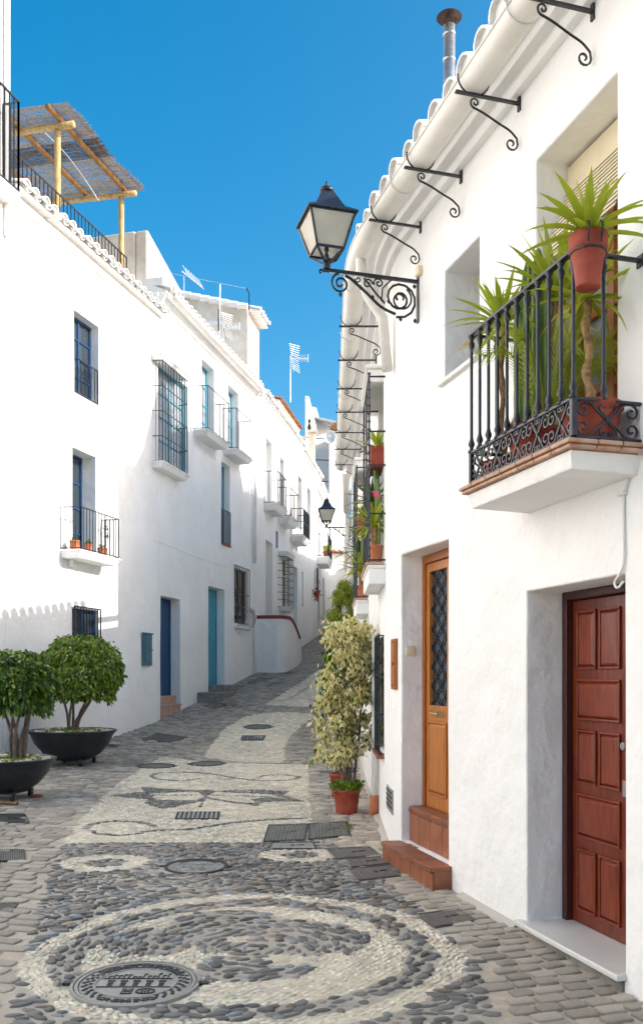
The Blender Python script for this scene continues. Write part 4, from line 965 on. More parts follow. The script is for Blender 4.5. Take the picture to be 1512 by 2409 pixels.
slab(fE, E, a_ - .06, b_ + .04, .44, zf_, th=.20, tap=.10); rail(fE, E, [(a_, 0), (a_, .42), (b_, .42), (b_, 0)], zf_ + .04, zh_, sp=.12, r=.012, mid=.5)
o = oe['c']; rail(fE, E, [(o[0] - .05, .10), (o[1] + .05, .10)], o[2], o[3] + .05, sp=.13, r=.012, name='window_grille', mid=.5)
cornice(fE, E, 0, fE.U, 0, [(0.02, 7.72), (0.14, 7.80), (0.2, 7.9), (0.2, 8.0)])
eave(fE, E, 0, fE.U, 8.10, .34, sp=.262, slope=20, matn='whitewash', roof_depth=2.6)
x_, y_ = qB(735, 575); a_ = fF.u(qB(830, 0)[0], .5)
# F and the end of the street
Fh = thing('house', 'narrow sunlit white house at the top of the left row', 'house', base_loc(fF, 1))
wall(fF, Fh, 0, fF.U, 0, 7.9, [[1.0, 1.9, 1.9, 4.1, .2], [3.4, 4.4, 2.3, 4.4, .2], [1.2, 2.0, 5.0, 6.9, .2]], thick=5)
for q in ([1.0, 1.9, 1.9, 4.1], [3.4, 4.4, 2.3, 4.4]): plank_door(fF, Fh, q[0], q[1], q[2], q[3], -.195, 'brown_wood', 3)
pane_window(fF, Fh, 1.2, 2.0, 5.0, 6.9, -.195, 'brown_wood', 2, 3)
zf_ = 4.95; slab(fF, Fh, .4, 2.4, .5, zf_, th=.3); rail(fF, Fh, [(.4, 0), (.4, .48), (2.4, .48), (2.4, 0)], zf_ + .05, zf_ + .95, sp=.16, r=.014)
eave(fF, Fh, 0, fF.U, 7.9, .3, sp=.27, slope=20, roof_depth=2.6)
GH = thing('house', 'white house closing the top of the street with a red tiled edge', 'house', (1.0, 46.0, gz(46)))
fG = Facade([(-3, 45.3), (6, 46.6)], 1)
wall(fG, GH, 0, fG.U, 0, 6.1, [[3.75, 4.1, 3.1, 4.2, .15]], thick=4); eave(fG, GH, 0, fG.U, 6.15, .3, sp=.27, slope=18, matn='terracotta_tile')
pane_window(fG, GH, 3.75, 4.1, 3.1, 4.2, -.145, 'brown_wood', 1, 2)
# stepped white houses seen over the roofs
def far_block(name, lab, x0, x1, yt, Y, dep, hz=None, tilt=0.0, mt='plaster'):
    X0 = (x0 - CX) / FX * Y; X1 = (x1 - CX) / FX * Y; zt = (HY - yt) / FX * Y
    t = thing('house', lab, 'house', ((X0 + X1) / 2, Y, gz(Y)))
    m = MB(); k_ = (X1 - X0) * .7; m.hexa([(X0, Y, gz(Y) - 1), (X1, Y + k_, gz(Y) - 1), (X1 + .3, Y + dep + k_, gz(Y) - 1), (X0 + .3, Y + dep, gz(Y) - 1), (X0, Y, zt), (X1, Y + k_, zt - tilt), (X1 + .3, Y + dep + k_, zt - tilt), (X0 + .3, Y + dep, zt)]); m.build('wall', mt, t, bevel=.05)
    return t, X0, X1, zt
t, X0, X1, zt = far_block('house', 'pale house block stepping up behind the row, below its taller neighbour', 733, 797, 985, 50, 6, tilt=.35)
for k in range(3): MB().tube([(X0 - .02, 49.95, zt - 1.1 - k * 1.2), (X1 * .5, 49.95, zt - 1.15 - k * 1.2)], .03, 4).build('wall_wire', 'iron', t)
m = MB()
for i in range(12): m.tube([(X0 + i * .13, 49.7, zt + .04 - i * .03), (X0 + i * .13, 51, zt + .20 - i * .03)], .075, 6)
m.build('roof_tiles', 'whitewash', t)
far_block('house', 'plain white rooftop block showing between the brown tiled roof and the stepped house', 717, 727, 1060 - 130, 44, 5)
far_block('house', 'small white rooftop block left of the satellite dish', 726, 744, 955, 52, 4)
t, X0, X1, zt = far_block('house', 'low dark roofed house just left of the big gutter', 776, 812, 1010, 47, 5)
m = MB(); m.hexa([(X0, 46.8, zt), (X1, 46.8, zt), (X1, 52, zt + .3), (X0, 52, zt + .3), (X0, 46.8, zt + .1), (X1, 46.8, zt + .7), (X1, 52, zt + .9), (X0, 52, zt + .5)]); m.build('roof', 'brown_wood', t)
# chimney on E roof
CH = thing('chimney', 'square white chimney with a flat cap and a small pot plant on top', 'chimney', tuple(fE.P(3.4, -.6, 8.4)))
xq0, yq0 = qA(630, 1000); Yc = 35.6; Xa = (qA(635, 0)[0] - CX) / FX * Yc; Xb = (qA(700, 0)[0] - CX) / FX * Yc; ztc = (HY - yq0) / FX * Yc
m = MB(); m.box(Xa, Xb, Yc, Yc + .35, 8.0, ztc - .1); m.build('stack', 'plaster_warm', CH, bevel=.02)
m = MB(); m.box(Xa - .06, Xb + .1, Yc - .05, Yc + .42, ztc - .1, ztc); m.build('cap', 'plaster_warm', CH, bevel=.02)
m = MB(); m.lathe([(.05, ztc), (.09, ztc + .15), (.03, ztc + .3), (.07, ztc + .42), (.01, ztc + .5)], ((Xa + Xb) / 2 - .1, Yc + .15, 0), 8); m.build('pot_plant', 'leaf_dark', CH)
m = MB(); fr_ = [(Xa - .75, ztc - .25), (Xa, ztc - .25)]
for z in (ztc - .25, ztc - .95, ztc - 1.6): m.box(Xa - .9, Xa, Yc + .1, Yc + .18, z - .04, z + .04)
for x in (Xa - .9, Xa - .45): m.box(x, x + .07, Yc + .1, Yc + .18, 8.0, ztc - .25)
m.build('lattice_screen', 'plaster_warm', CH)
# satellite dish
Yd = 39.0; xd = (775 - CX) / FX * Yd; zd = (HY - 1028) / FX * Yd
t = thing('satellite_dish', 'round satellite dish on a thin pole beside the big gutter', 'satellite dish', (xd, Yd, 7.9))
m = MB(); n_ = 20; vs = []; fs = []
for i in range(6):
    r_ = .27 * i / 5
    for j in range(n_): a = 2 * math.pi * j / n_; vs.append((xd + r_ * math.cos(a), Yd + .10 - .10 * (i / 5) ** 2 + .01, zd + r_ * 1.15 * math.sin(a)))
for i in range(5):
    for j in range(n_): fs.append((i * n_ + j, i * n_ + (j + 1) % n_, (i + 1) * n_ + (j + 1) % n_, (i + 1) * n_ + j))
m.add(vs, fs); m.build('reflector', 'dish', t, smooth=True, solid=.015)
m = MB(); m.tube([(xd, Yd + .15, 7.0), (xd, Yd + .15, zd)], .022, 6); m.build('pole', 'alu', t)
m = MB(); m.tube([(xd, Yd, zd - .28), (xd, Yd - .28, zd - .05)], .012, 4); m.tube([(xd, Yd - .25, zd - .05), (xd, Yd - .33, zd - .02)], .03, 6); m.build('feed_arm', 'alu', t)
# antennas
def antenna(lab, px, ytop, ybot, Y, sc_=1.0, col='alu'):
    x = (px - CX) / FX * Y; zt = (HY - ytop) / FX * Y; zb = (HY - ybot) / FX * Y
    t = thing('antenna', lab, 'antenna', (x, Y, zb))
    m = MB(); m.tube([(x, Y, zb - .3), (x, Y, zt)], .02, 6); m.build('mast', 'alu', t)
    m = MB(); z = zt - .08
    m.tube([(x, Y, z), (x + .62 * sc_, Y - .1, z - .03)], .022, 4)
    for i in range(7): a = x + (.10 + i * .08) * sc_; m.tube([(a, Y - .22 * sc_, z - .02), (a, Y + .22 * sc_, z - .02)], .009, 4); m.tube([(a, Y - .1, z - .13 * sc_), (a, Y - .1, z + .1 * sc_)], .010, 4)
    m.tube([(x + .62 * sc_, Y - .1, z - .16 * sc_), (x + .62 * sc_, Y - .1, z + .12 * sc_)], .02, 4)
    m.build('dipole_boom', col, t)
    if sc_ < .9: col = 'zinc'
    m = MB()
    for sg in (-1, 1):
        for i in range(6):
            q = .06 + i * .072; m.tube([(x + q * .4 * sg * -.3 + .02, Y - .28 * sc_, z + sg * q * sc_), (x + .28 * sc_ + q * .1, Y + .1, z + sg * q * sc_ * 1.1)], .0065, 4)
        m.tube([(x, Y, z), (x + .12 * sc_, Y, z + sg * .46 * sc_)], .015, 4)
    m.build('reflector_grid', col, t)
antenna('white grid television antenna on a mast above the terracotta roof', 683, 838, 925, 29.5, .95)
antenna('television antenna in front of the beige roof tower', 525, 762, 830, 24.8, .75)
x = (515 - CX) / FX * 25; t = thing('antenna', 'thin bare antenna mast leaning by the roof tower', 'antenna', (x, 25, 9)); m = MB(); m.tube([(x, 25, 8.7), (x + .03, 25, 10.9)], .02, 6); m.build('mast', 'alu', t); m = MB(); m.tube([(x, 25, 9.6), (x, 25, 10.2)], .03, 6); m.build('clamp', 'iron', t)
x = (586 - CX) / FX * 26.4; t = thing('antenna', 'short black antenna rod on the corner of the beige roof tower', 'antenna', (x, 26.4, 10.7)); m = MB(); m.tube([(x, 26.4, 10.6), (x, 26.4, 11.25), (x - .08, 26.4, 11.4)], .02, 4); m.build('rod', 'iron', t); m = MB(); m.tube([(x - .1, 26.4, 11.40), (x - 3.2, 27.2, 12.35)], .006, 3); m.build('wire', 'alu', t)
x = (433 - CX) / FX * 22.5; t = thing('antenna', 'small tilted antenna grid behind the roof parapet', 'antenna', (x, 22.5, 9.2)); m = MB(); m.tube([(x, 22.5, 8.8), (x, 22.5, 10.0)], .015, 4); m.build('mast', 'alu', t)
m = MB(); m.tube([(x - .05, 22.5, 10.15), (x + .45, 22.5, 9.75)], .02, 4)
for i in range(7): a = x + i * .065; m.tube([(a, 22.3, 10.2 - i * .058), (a + .08, 22.7, 10.12 - i * .058)], .006, 3)
m.build('reflector_grid', 'alu', t)

# ================================================================== THE STREET
def poly(pts): return np.array([[*gpt(x, y)[:2]] for x, y in pts])
def in_poly(P, X, Y):
    r = np.zeros(X.shape, bool); n = len(P)
    for i in range(n):
        x0, y0 = P[i]; x1, y1 = P[(i + 1) % n]
        c = ((y0 > Y) != (y1 > Y)) & (X < (x1 - x0) * (Y - y0) / (y1 - y0 + 1e-12) + x0); r ^= c
    return r
def dist_line(P, X, Y):
    d = np.full(X.shape, 1e9)
    for i in range(len(P) - 1):
        ax, ay = P[i]; bx, by = P[i + 1]; L = (bx - ax) ** 2 + (by - ay) ** 2 + 1e-12
        t = np.clip(((X - ax) * (bx - ax) + (Y - ay) * (by - ay)) / L, 0, 1); d = np.minimum(d, np.hypot(X - ax - t * (bx - ax), Y - ay - t * (by - ay)))
    return d
def smooth_poly(P, n=6): return np.array([[q.x, q.y] for q in catmull([(a, b, 0) for a, b in P], n)])
C0 = np.array([-0.42, 5.12]); R0 = 1.22
p_field = poly([(150, 1985), (400, 1983), (745, 1962), (800, 1995), (880, 2050), (980, 2130), (1070, 2215), (1120, 2265), (1140, 2330), (1165, 2409), (1200, 2520), (-60, 2520), (20, 2409), (45, 2300), (80, 2190), (110, 2090)])
p_P1 = poly([(150, 1985), (180, 1940), (228, 1888), (290, 1835), (380, 1779), (430, 1786), (500, 1795), (560, 1796), (725, 1799), (727, 1860), (735, 1930), (748, 1962), (620, 1984), (400, 1984)])
p_P2 = smooth_poly(poly([(479, 1782), (498, 1752), (530, 1715), (580, 1686), (640, 1677), (738, 1681), (712, 1706), (680, 1736), (668, 1768), (663, 1795), (560, 1792), (479, 1782)]), 3)
p_P3 = poly([(622, 1658), (662, 1634), (716, 1600), (757, 1572), (768, 1560), (790, 1556), (786, 1590), (770, 1622), (742, 1664), (690, 1663)])
dark_lines = []
def dl(pts, wd, closed=False):
    P = poly(pts + ([pts[0]] if closed else [])); dark_lines.append((P if closed else smooth_poly(P, 4), wd))
dl([(266, 1873), (330, 1866), (352, 1868), (340, 1854), (395, 1858), (470, 1862), (485, 1872), (500, 1863), (590, 1860), (672, 1863), (655, 1872), (706, 1886), (620, 1884), (600, 1895), (540, 1888), (485, 1878), (450, 1890), (385, 1902), (350, 1890), (358, 1880)], .038, True)
dl([(485, 1872), (400, 1872), (300, 1873)], .012); dl([(485, 1872), (620, 1876), (700, 1884)], .012); dl([(485, 1870), (470, 1900)], .012); dl([(345, 1856), (352, 1866)], .05); dl([(660, 1865), (650, 1871)], .05); dl([(372, 1896), (395, 1898)], .045); dl([(575, 1892), (610, 1891)], .045); dl([(470, 1864), (500, 1864)], .04)
dl([(470, 1832), (430, 1838), (375, 1834), (358, 1826), (380, 1819), (440, 1818), (500, 1822), (560, 1832), (620, 1838), (680, 1836), (704, 1830), (680, 1825), (630, 1825), (606, 1830)], .028)
dl([(365, 1945), (330, 1936), (270, 1934), (215, 1942), (208, 1953), (240, 1964), (300, 1966), (370, 1955), (450, 1952), (540, 1938), (640, 1930), (715, 1926)], .034)
dl([(620, 1646), (668, 1648), (700, 1632), (735, 1612), (770, 1590)], .05)
ring_l = gpt(245, 2031); ring_r = gpt(705, 2012)
FILLS = [poly(q) for q in ([(344, 1853), (478, 1863), (352, 1867)], [(266, 1873), (350, 1867), (362, 1879), (300, 1876)], [(500, 1863), (672, 1863), (636, 1869)], [(600, 1888), (706, 1886), (640, 1877), (590, 1881)], [(385, 1903), (470, 1885), (356, 1883)], [(468, 1860), (504, 1860), (486, 1871)])]
def lobe(px, py, rx, ry):
    c = gpt(px, py); a = gpt(px, py - ry); b_ = gpt(px, py + ry); return (c.x, (a.y + b_.y) / 2, rx / FX * c.y, abs(a.y - b_.y) / 2)
LOBES = [lobe(352, 2219, 118, 32), lobe(540, 2180, 130, 36), lobe(655, 2212, 212, 48), lobe(590, 2280, 140, 34)]
SPECKS = [lobe(560, 2212, 34, 7), lobe(668, 2262, 62, 13)]
def zone(X, Y):     # 0 setts, 1 pale pebbles, 2 dark pebbles, 3 smooth grey band
    Z = np.zeros(X.shape, int)
    f = in_poly(p_field, X, Y); p1 = in_poly(p_P1, X, Y); Z[p1] = 1; Z[f & ~p1] = 2; Z[in_poly(p_P2, X, Y)] = 1; Z[in_poly(p_P3, X, Y)] = 1
    for P, wd in dark_lines: Z[(dist_line(P, X, Y) < wd) & (Z == 1)] = 2
    for q in FILLS: Z[in_poly(q, X, Y) & (Z == 1)] = 2
    for c, rx in ((ring_l, .37), (ring_r, .34)):
        r = np.hypot(X - c.x, (Y - c.y) * 1.25) / rx; wob = 1 + .04 * np.sin(3 * np.arctan2(Y - c.y, X - c.x)); Z[(r < wob) & (r > .48) & f] = 1; Z[(r <= .48)] = 2
    th = np.arctan2(Y - C0[1], X - C0[0]); r = np.hypot(X - C0[0], (Y - C0[1]) * 1.03) / R0 * (1 + .018 * np.sin(3 * th) + .012 * np.sin(7 * th) + .006 * np.sin(17 * th))
    Z[(r < 1.0)] = 1; Z[(r < .885)] = 2; Z[(r < .735)] = 1
    # the dark clover inside the inner ring: four overlapping lobes, centres (x, y) and radii in metres
    wob = 1 + .06 * np.sin(5 * th + X * 4)
    for cx, cy, rx, ry in LOBES: Z[(np.hypot((X - cx) / rx, (Y - cy) / ry) < wob) & (r < .735)] = 2
    for cx, cy, rx, ry in SPECKS: Z[(np.hypot((X - cx) / rx, (Y - cy) / ry) < wob)] = 1
    return Z
gzv = lambda Y: np.interp(Y, _yy, _zs)
def left_x(Y): return np.where(Y < 19.33, -4.015 + .278 * (Y - 17.6), np.where(Y < 26.1, -3.535 + .2356 * (Y - 19.33), np.where(Y < 32.6, -1.94 + .1646 * (Y - 26.1), -0.87 + .134 * (Y - 32.6))))
def right_x(Y): return np.where(Y < 7.72, 1.237 - .2882 * (Y - 5.4), np.where(Y < 15.6, .568, .60 + .03 * (Y - 15.6)))
# base sheet: fine where it is seen, then out to the horizon
ys = np.concatenate([[-150, -60, -20, -8, 0, 2, 3], np.arange(3.2, 12, .022), np.arange(12, 20, .05), np.arange(20, 47, .14), [50, 60, 80, 120, 200, 400]])
xs = np.concatenate([[-400, -150, -60, -20, -10], np.arange(-7.6, 2.6, .026), [4, 8, 20, 60, 150, 400]])
# far left of the fine zone the street is hidden: keep it coarse
xs = np.array([x for i, x in enumerate(xs) if not (-7.6 < x < -4.6 and (i % 6))])
XX, YY = np.meshgrid(xs, ys); ZZ = gzv(YY) + .004 * np.sin(XX * 3.1 + YY * 1.7) * (np.abs(YY) < 30) * (np.abs(XX) < 6)
ny, nx = XX.shape; V = np.stack([XX, YY, ZZ], -1).reshape(-1, 3).astype('f4')
idx = np.arange(nx * ny).reshape(ny, nx); Q = np.stack([idx[:-1, :-1], idx[:-1, 1:], idx[1:, 1:], idx[1:, :-1]], -1).reshape(-1, 4).astype('i4')
def np_mesh(name, V, Fq, mats, tint=None, smooth=False):
    me = bpy.data.meshes.new(name); k = Fq.shape[1]
    me.vertices.add(len(V)); me.vertices.foreach_set('co', V.ravel().astype('f4'))
    me.loops.add(Fq.size); me.loops.foreach_set('vertex_index', Fq.ravel().astype('i4'))
    me.polygons.add(len(Fq)); me.polygons.foreach_set('loop_start', (np.arange(len(Fq)) * k).astype('i4')); me.polygons.foreach_set('loop_total', np.full(len(Fq), k, 'i4'))
    if smooth: me.polygons.foreach_set('use_smooth', np.ones(len(Fq), bool))
    for m in mats: me.materials.append(MT[m])
    me.update(calc_edges=True)
    if tint is not None:
        a = me.color_attributes.new('tint', 'FLOAT_COLOR', 'POINT'); a.data.foreach_set('color', np.concatenate([tint, np.ones((len(tint), 1))], 1).ravel().astype('f4'))
    me.validate(); return me
Zn = zone(XX, YY); PAL = np.array([(.46, .40, .32), (.64, .565, .43), (.42, .385, .325), (.43, .385, .32)])
tint = PAL[Zn.reshape(-1)]
wear = np.clip(np.array([noise.noise((x * .9, y * .5, 0)) for x, y in zip(V[:, 0], V[:, 1])]) * .35 + 1.0, .7, 1.35)
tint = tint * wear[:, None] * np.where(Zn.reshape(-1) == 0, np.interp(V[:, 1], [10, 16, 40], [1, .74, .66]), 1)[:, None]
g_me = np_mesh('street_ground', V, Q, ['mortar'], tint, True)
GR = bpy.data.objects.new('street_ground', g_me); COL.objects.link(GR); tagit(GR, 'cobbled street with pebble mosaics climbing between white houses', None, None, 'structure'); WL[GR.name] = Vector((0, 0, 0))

# things lying in the paving: (kind, corners) so stones keep clear of them
covers = []
def clear(X, Y, r=0.0):
    ok = np.ones(X.shape, bool)
    for c in covers:
        if c[0] == 'c': ok &= np.hypot(X - c[1], Y - c[2]) > c[3] + r
        else: ok &= ~in_poly(c[1], X, Y)
    return ok
def ell(px, py, wpx): p = gpt(px, py); return p, wpx / FX * p.y / 2
def quad_px(pts): return [gpt(x, y) for x, y in pts]
def plate(name, lab, cat, pts, mt, pattern=None, frame='cast_dark', group=None):
    c = quad_px(pts)   # order: near-left, near-right, far-right, far-left
    ctr = sum(c, Vector()) / 4; t = thing(name, lab, cat, tuple(ctr), group)
    big = [ctr + (p - ctr) * 1.06 for p in c]; covers.append(('q', np.array([[p.x, p.y] for p in big])))
    def B(s, t_, h=0): p = (c[0] * (1 - s) + c[1] * s) * (1 - t_) + (c[3] * (1 - s) + c[2] * s) * t_; return Vector((p.x, p.y, gz(p.y) + h))
    m = MB(); e = .05
    for (s0, s1, t0, t1) in ((-.03, 1.03, -.04, .0), (-.03, 1.03, 1, 1.04), (-.03, 0, 0, 1), (1, 1.03, 0, 1)):
        m.hexa([B(s0, t0, -.02), B(s1, t0, -.02), B(s1, t1, -.02), B(s0, t1, -.02), B(s0, t0, .014), B(s1, t0, .014), B(s1, t1, .014), B(s0, t1, .014)])
    m.build('frame', frame, t)
    if pattern and pattern[0] == 'bars':
        m = MB(); m.hexa([B(0, 0, -.02), B(1, 0, -.02), B(1, 1, -.02), B(0, 1, -.02), B(0, 0, .002), B(1, 0, .002), B(1, 1, .002), B(0, 1, .002)]); m.build('sump', 'cast_dark', t)
        n = pattern[1]
        for i in range(n):
            s0 = (i + .2) / n; s1 = (i + .8) / n; m = MB()
            cc = [(s0, 0), (s1, 0), (s1, 1), (s0, 1)] if pattern[2] == 'x' else [(0, s0), (1, s0), (1, s1), (0, s1)]
            m.hexa([B(a, b, .003) for a, b in cc] + [B(a, b, .014) for a, b in cc]); m.build('bar', mt, t)
    else:
        m = MB(); m.hexa([B(0, 0, -.02), B(1, 0, -.02), B(1, 1, -.02), B(0, 1, -.02), B(.01, .01, .009), B(.99, .01, .009), B(.99, .99, .009), B(.01, .99, .009)])
        if pattern and pattern[0] == 'ribs':
            n = pattern[1]
            for i in range(n): s0 = (i + .3) / n; s1 = (i + .7) / n; cc = [(s0, .04), (s1, .04), (s1, .96), (s0, .96)]; m.hexa([B(a, b, .008) for a, b in cc] + [B(a, b, .013) for a, b in cc])
        if pattern and pattern[0] == 'studs':
            nx_, ny_ = pattern[1:]
            for i in range(nx_):
                for j in range(ny_):
                    s0 = (i + .25) / nx_; s1 = (i + .75) / nx_; t0 = (j + .25) / ny_; t1 = (j + .75) / ny_; cc = [(s0, t0), (s1, t0), (s1, t1), (s0, t1)]; m.hexa([B(a, b, .008) for a, b in cc] + [B(a, b, .020) for a, b in cc])
        m.build('lid', mt, t)
        m = MB()
        for (s0, s1, t0, t1) in ((.46, .54, .44, .56), (.60, .78, .50, .56)): m.hexa([B(a, b, .012) for a, b in ((s0, t0), (s1, t0), (s1, t1), (s0, t1))] + [B(a, b, .017) for a, b in ((s0, t0), (s1, t0), (s1, t1), (s0, t1))])
        m.build('keyhole', 'cast_dark', t)
    return t
def manhole(lab, px, py, wpx, detail=0, mt='cast_iron', top=None, bot=None, ratio=1.0):
    c, r = ell(px, py, wpx); t = thing('manhole_cover', lab, 'manhole cover', tuple(c)); covers.append(('c', c.x, c.y, r * 1.02))
    slope = (gz(c.y + .3) - gz(c.y - .3)) / .6
    def B(x, y, h): return Vector((c.x + x, c.y + y, c.z + y * slope + h))
    def ring(m, r0, r1, h0, h1, n=48):
        vs = []; fs = []
        for i in range(n):
            a = 2 * math.pi * i / n
            for rr, hh in ((r0, h0), (r0, h1), (r1, h1), (r1, h0)): vs.append(B(rr * math.cos(a), rr * math.sin(a), hh))
        for i in range(n):
            j = (i + 1) % n
            for k in range(4): fs.append((i * 4 + k, j * 4 + k, j * 4 + (k + 1) % 4, i * 4 + (k + 1) % 4))
        m.add(vs, fs)
    m = MB(); ring(m, r * .955, r, -.02, .014); ring(m, r * .885, r * .935, -.02, .012); m.build('frame', 'cast_dark' if detail < 2 else mt, t)
    for s_ in (-1, 1):
        m = MB(); m.hexa([B(s_ * r * .97, -.018, -.01), B(s_ * r * 1.14, -.018, -.01), B(s_ * r * 1.14, .018, -.01), B(s_ * r * .97, .018, -.01), B(s_ * r * .97, -.018, .014), B(s_ * r * 1.14, -.018, .014), B(s_ * r * 1.14, .018, .014), B(s_ * r * .97, .018, .014)]); m.build('lug', 'cast_dark', t)
    m = MB(); vs = [B(r * .99 * math.cos(2 * math.pi * i / 48), r * .99 * math.sin(2 * math.pi * i / 48), .001) for i in range(48)]; m.add(vs, [tuple(range(48))]); m.build('seat', 'cast_dark', t)
    m = MB(); vs = [B(r * .87 * math.cos(2 * math.pi * i / 48), r * .87 * math.sin(2 * math.pi * i / 48), .008) for i in range(48)]; m.add(vs, [tuple(range(48))]); ring(m, r * .86, r * .87, -.01, .008)
    ring(m, r * .62, r * .645, .007, .012); m.build('lid', mt, t)
    if detail:
        m = MB()   # relief: leaf sprays round the rim and a band of little houses
        for s_ in (-1, 1):
            for i in range(26):
                a = math.pi / 2 + s_ * math.radians(52 + i * 3.9); rr = r * (.75 + .065 * math.sin(i * 2.1)); x, y = rr * math.cos(a), rr * math.sin(a); q = r * .035
                m.hexa([B(x - q, y - q * .5, .007), B(x + q * .4, y - q, .007), B(x + q, y + q * .5, .007), B(x - q * .4, y + q, .007), B(x - q * .8, y - q * .3, .013), B(x + q * .3, y - q * .8, .013), B(x + q * .8, y + q * .3, .013), B(x - q * .3, y + q * .8, .013)])
        def rc(x0, x1, y0, y1): m.hexa([B(a * r, b * r, .007) for a, b in ((x0, y0), (x1, y0), (x1, y1), (x0, y1))] + [B(a * r, b * r, .0125) for a, b in ((x0, y0), (x1, y0), (x1, y1), (x0, y1))])
        rc(-.55, .55, .16, .175); rc(-.58, .58, -.20, -.185)
        random.seed(3)
        for i in range(13): x = -.48 + i * .078; h = random.uniform(.05, .2); rc(x, x + .018, .19, .19 + h); rc(x, x + .06, .19 + h, .205 + h)
        for i in range(5):
            x = -.45 + i * .2; rc(x, x + .12, .045, .065)
            for k in range(3): rc(x + .015 + k * .035, x + .035 + k * .035, .075, .10)
            rc(x + .02, x + .10, -.06, .0); rc(x + .02, x + .10, -.13, -.09)
        rc(-.14, -.12, -.48, -.26); rc(.0, .02, -.48, -.26); rc(-.14, .02, -.48, -.46); rc(-.10, -.02, -.38, -.35); rc(-.10, -.08, -.40, -.28); rc(-.04, -.02, -.40, -.28)
        ring_c = [(.22 + .14 * math.cos(a), -.37 + .10 * math.sin(a)) for a in np.linspace(0, 2 * math.pi, 20)]
        for (a, b), (a2, b2) in zip(ring_c, ring_c[1:]): rc(min(a, a2) - .005, max(a, a2) + .005, min(b, b2) - .005, max(b, b2) + .005)
        for x in (.16, .21, .26): rc(x, x + .02, -.42, -.31)
        m.build('relief', 'cast_dark' if detail > 1 else mt, t)
    def arc_text(s, rad, size, a_mid, span, flip):
        m = MB(); n = len(s)
        for i, ch in enumerate(s):
            if ch == ' ': continue
            cu = bpy.data.curves.new('t', 'FONT'); cu.body = ch; cu.size = size; cu.extrude = .0025; cu.align_x = 'CENTER'; cu.resolution_u = 2; cu.offset = size * .02
            ob = bpy.data.objects.new('t', cu); COL.objects.link(ob); dg = bpy.context.evaluated_depsgraph_get(); me = ob.evaluated_get(dg).to_mesh()
            fr = (i + .5) / n - .5; a = a_mid - fr * span if not flip else a_mid + fr * span; rot = a - math.pi / 2 if not flip else a + math.pi / 2
            rr = rad if not flip else rad
            vs = []
            for v in me.vertices:
                x = v.co.x * math.cos(rot) - v.co.y * math.sin(rot) + rr * math.cos(a); y = v.co.x * math.sin(rot) + v.co.y * math.cos(rot) + rr * math.sin(a); vs.append(B(x, y, .010 + v.co.z))
            m.add(vs, [tuple(p.vertices) for p in me.polygons]); ob.to_mesh_clear() if hasattr(ob, 'to_mesh_clear') else None
            bpy.data.objects.remove(ob); bpy.data.curves.remove(cu)
        return m
    if top: arc_text(top, r * .67, r * .23, math.pi / 2, math.radians(112), False).build('lettering', 'cast_dark', t)
    if bot: arc_text(bot, r * .82, r * .16, -math.pi / 2, math.radians(62), True).build('lettering', 'cast_dark', t)
    return t
manhole('largest round manhole cover, lettered and with relief houses, in the big pebble ring', 320, 2319, 300, 2, 'cast_light', 'AYUNTAMIENTO DE FRIGILIANA', 'SANEAMIENTO')
manhole('pale round manhole cover between the two small pebble rings', 462, 2041, 150, 1, 'cast_light', 'AYUNTAMIENTO DE FRIGILIANA')
manhole('dark round manhole cover at the left corner of the pale mosaic panel', 368, 1803, 88, 0, 'cast_iron')
manhole('dark round manhole cover at the upper edge of the pale mosaic panel', 487, 1798, 82, 0, 'cast_iron')
manhole('round manhole cover in the narrow curved pale panel further uphill', 607, 1711, 66, 0, 'cast_iron')
plate('drain_grate', 'wide dark drain grate on the grey setts below the dark blue door', 'drain grate', [(336, 1741), (400, 1748), (440, 1736), (372, 1726)], 'cast_iron', ('bars', 14, 'x'))
plate('drain_grate', 'small dark drain grate just below the uphill round cover', 'drain grate', [(568, 1742), (618, 1742), (624, 1732), (572, 1732)], 'cast_iron', ('bars', 6, 'x'))
plate('drain_grate', 'bent barred drain grate below the star mosaic', 'drain grate', [(415, 1928), (512, 1928), (515, 1913), (420, 1913)], 'steel', ('bars', 9, 'x'))
plate('metal_hatch', 'left half of the studded double iron hatch by the flower pot', 'hatch', [(622, 1982), (715, 1978), (724, 1942), (634, 1944)], 'cast_plain', ('studs', 11, 9))
plate('metal_hatch', 'right half of the studded double iron hatch, nearest the red pot', 'hatch', [(727, 1977), (822, 1968), (815, 1936), (730, 1941)], 'cast_plain', ('studs', 11, 9))
plate('metal_hatch', 'pale ribbed iron hatch in front of the studded double hatch', 'hatch', [(632, 1999), (742, 1999), (736, 1985), (642, 1986)], 'cast_light', ('ribs', 16))
plate('meter_cover', 'uppermost of three grey meter covers in a row by the tiled step', 'meter cover', [(795, 2022), (890, 2013), (868, 1996), (770, 2001)], 'rust_plate', ('ribs', 14), 'cast_iron')
plate('meter_cover', 'small reddish meter cover between two larger ones by the tiled step', 'meter cover', [(828, 2042), (912, 2034), (898, 2018), (820, 2025)], 'rust_plate', ('ribs', 10), 'cast_iron')
plate('meter_cover', 'lowest of three grey meter covers in a row by the tiled step', 'meter cover', [(845, 2073), (945, 2062), (918, 2038), (825, 2048)], 'rust_plate', ('ribs', 14), 'cast_iron')
plate('meter_cover', 'single grey brown meter cover beside the big pebble ring', 'meter cover', [(1022, 2183), (1117, 2167), (1075, 2143), (985, 2155)], 'rust_plate', ('ribs', 16), 'cast_iron')
plate('drain_grate', 'plain dark plate on the left setts in front of the nearest planter', 'plate', [(-20, 1938), (68, 1938), (58, 1918), (-14, 1918)], 'cast_dark')
plate('drain_grate', 'ribbed grey grate at the left edge of the setts', 'drain grate', [(-20, 2028), (59, 2028), (56, 2003), (-16, 2003)], 'cast_iron', ('bars', 14, 'x'))
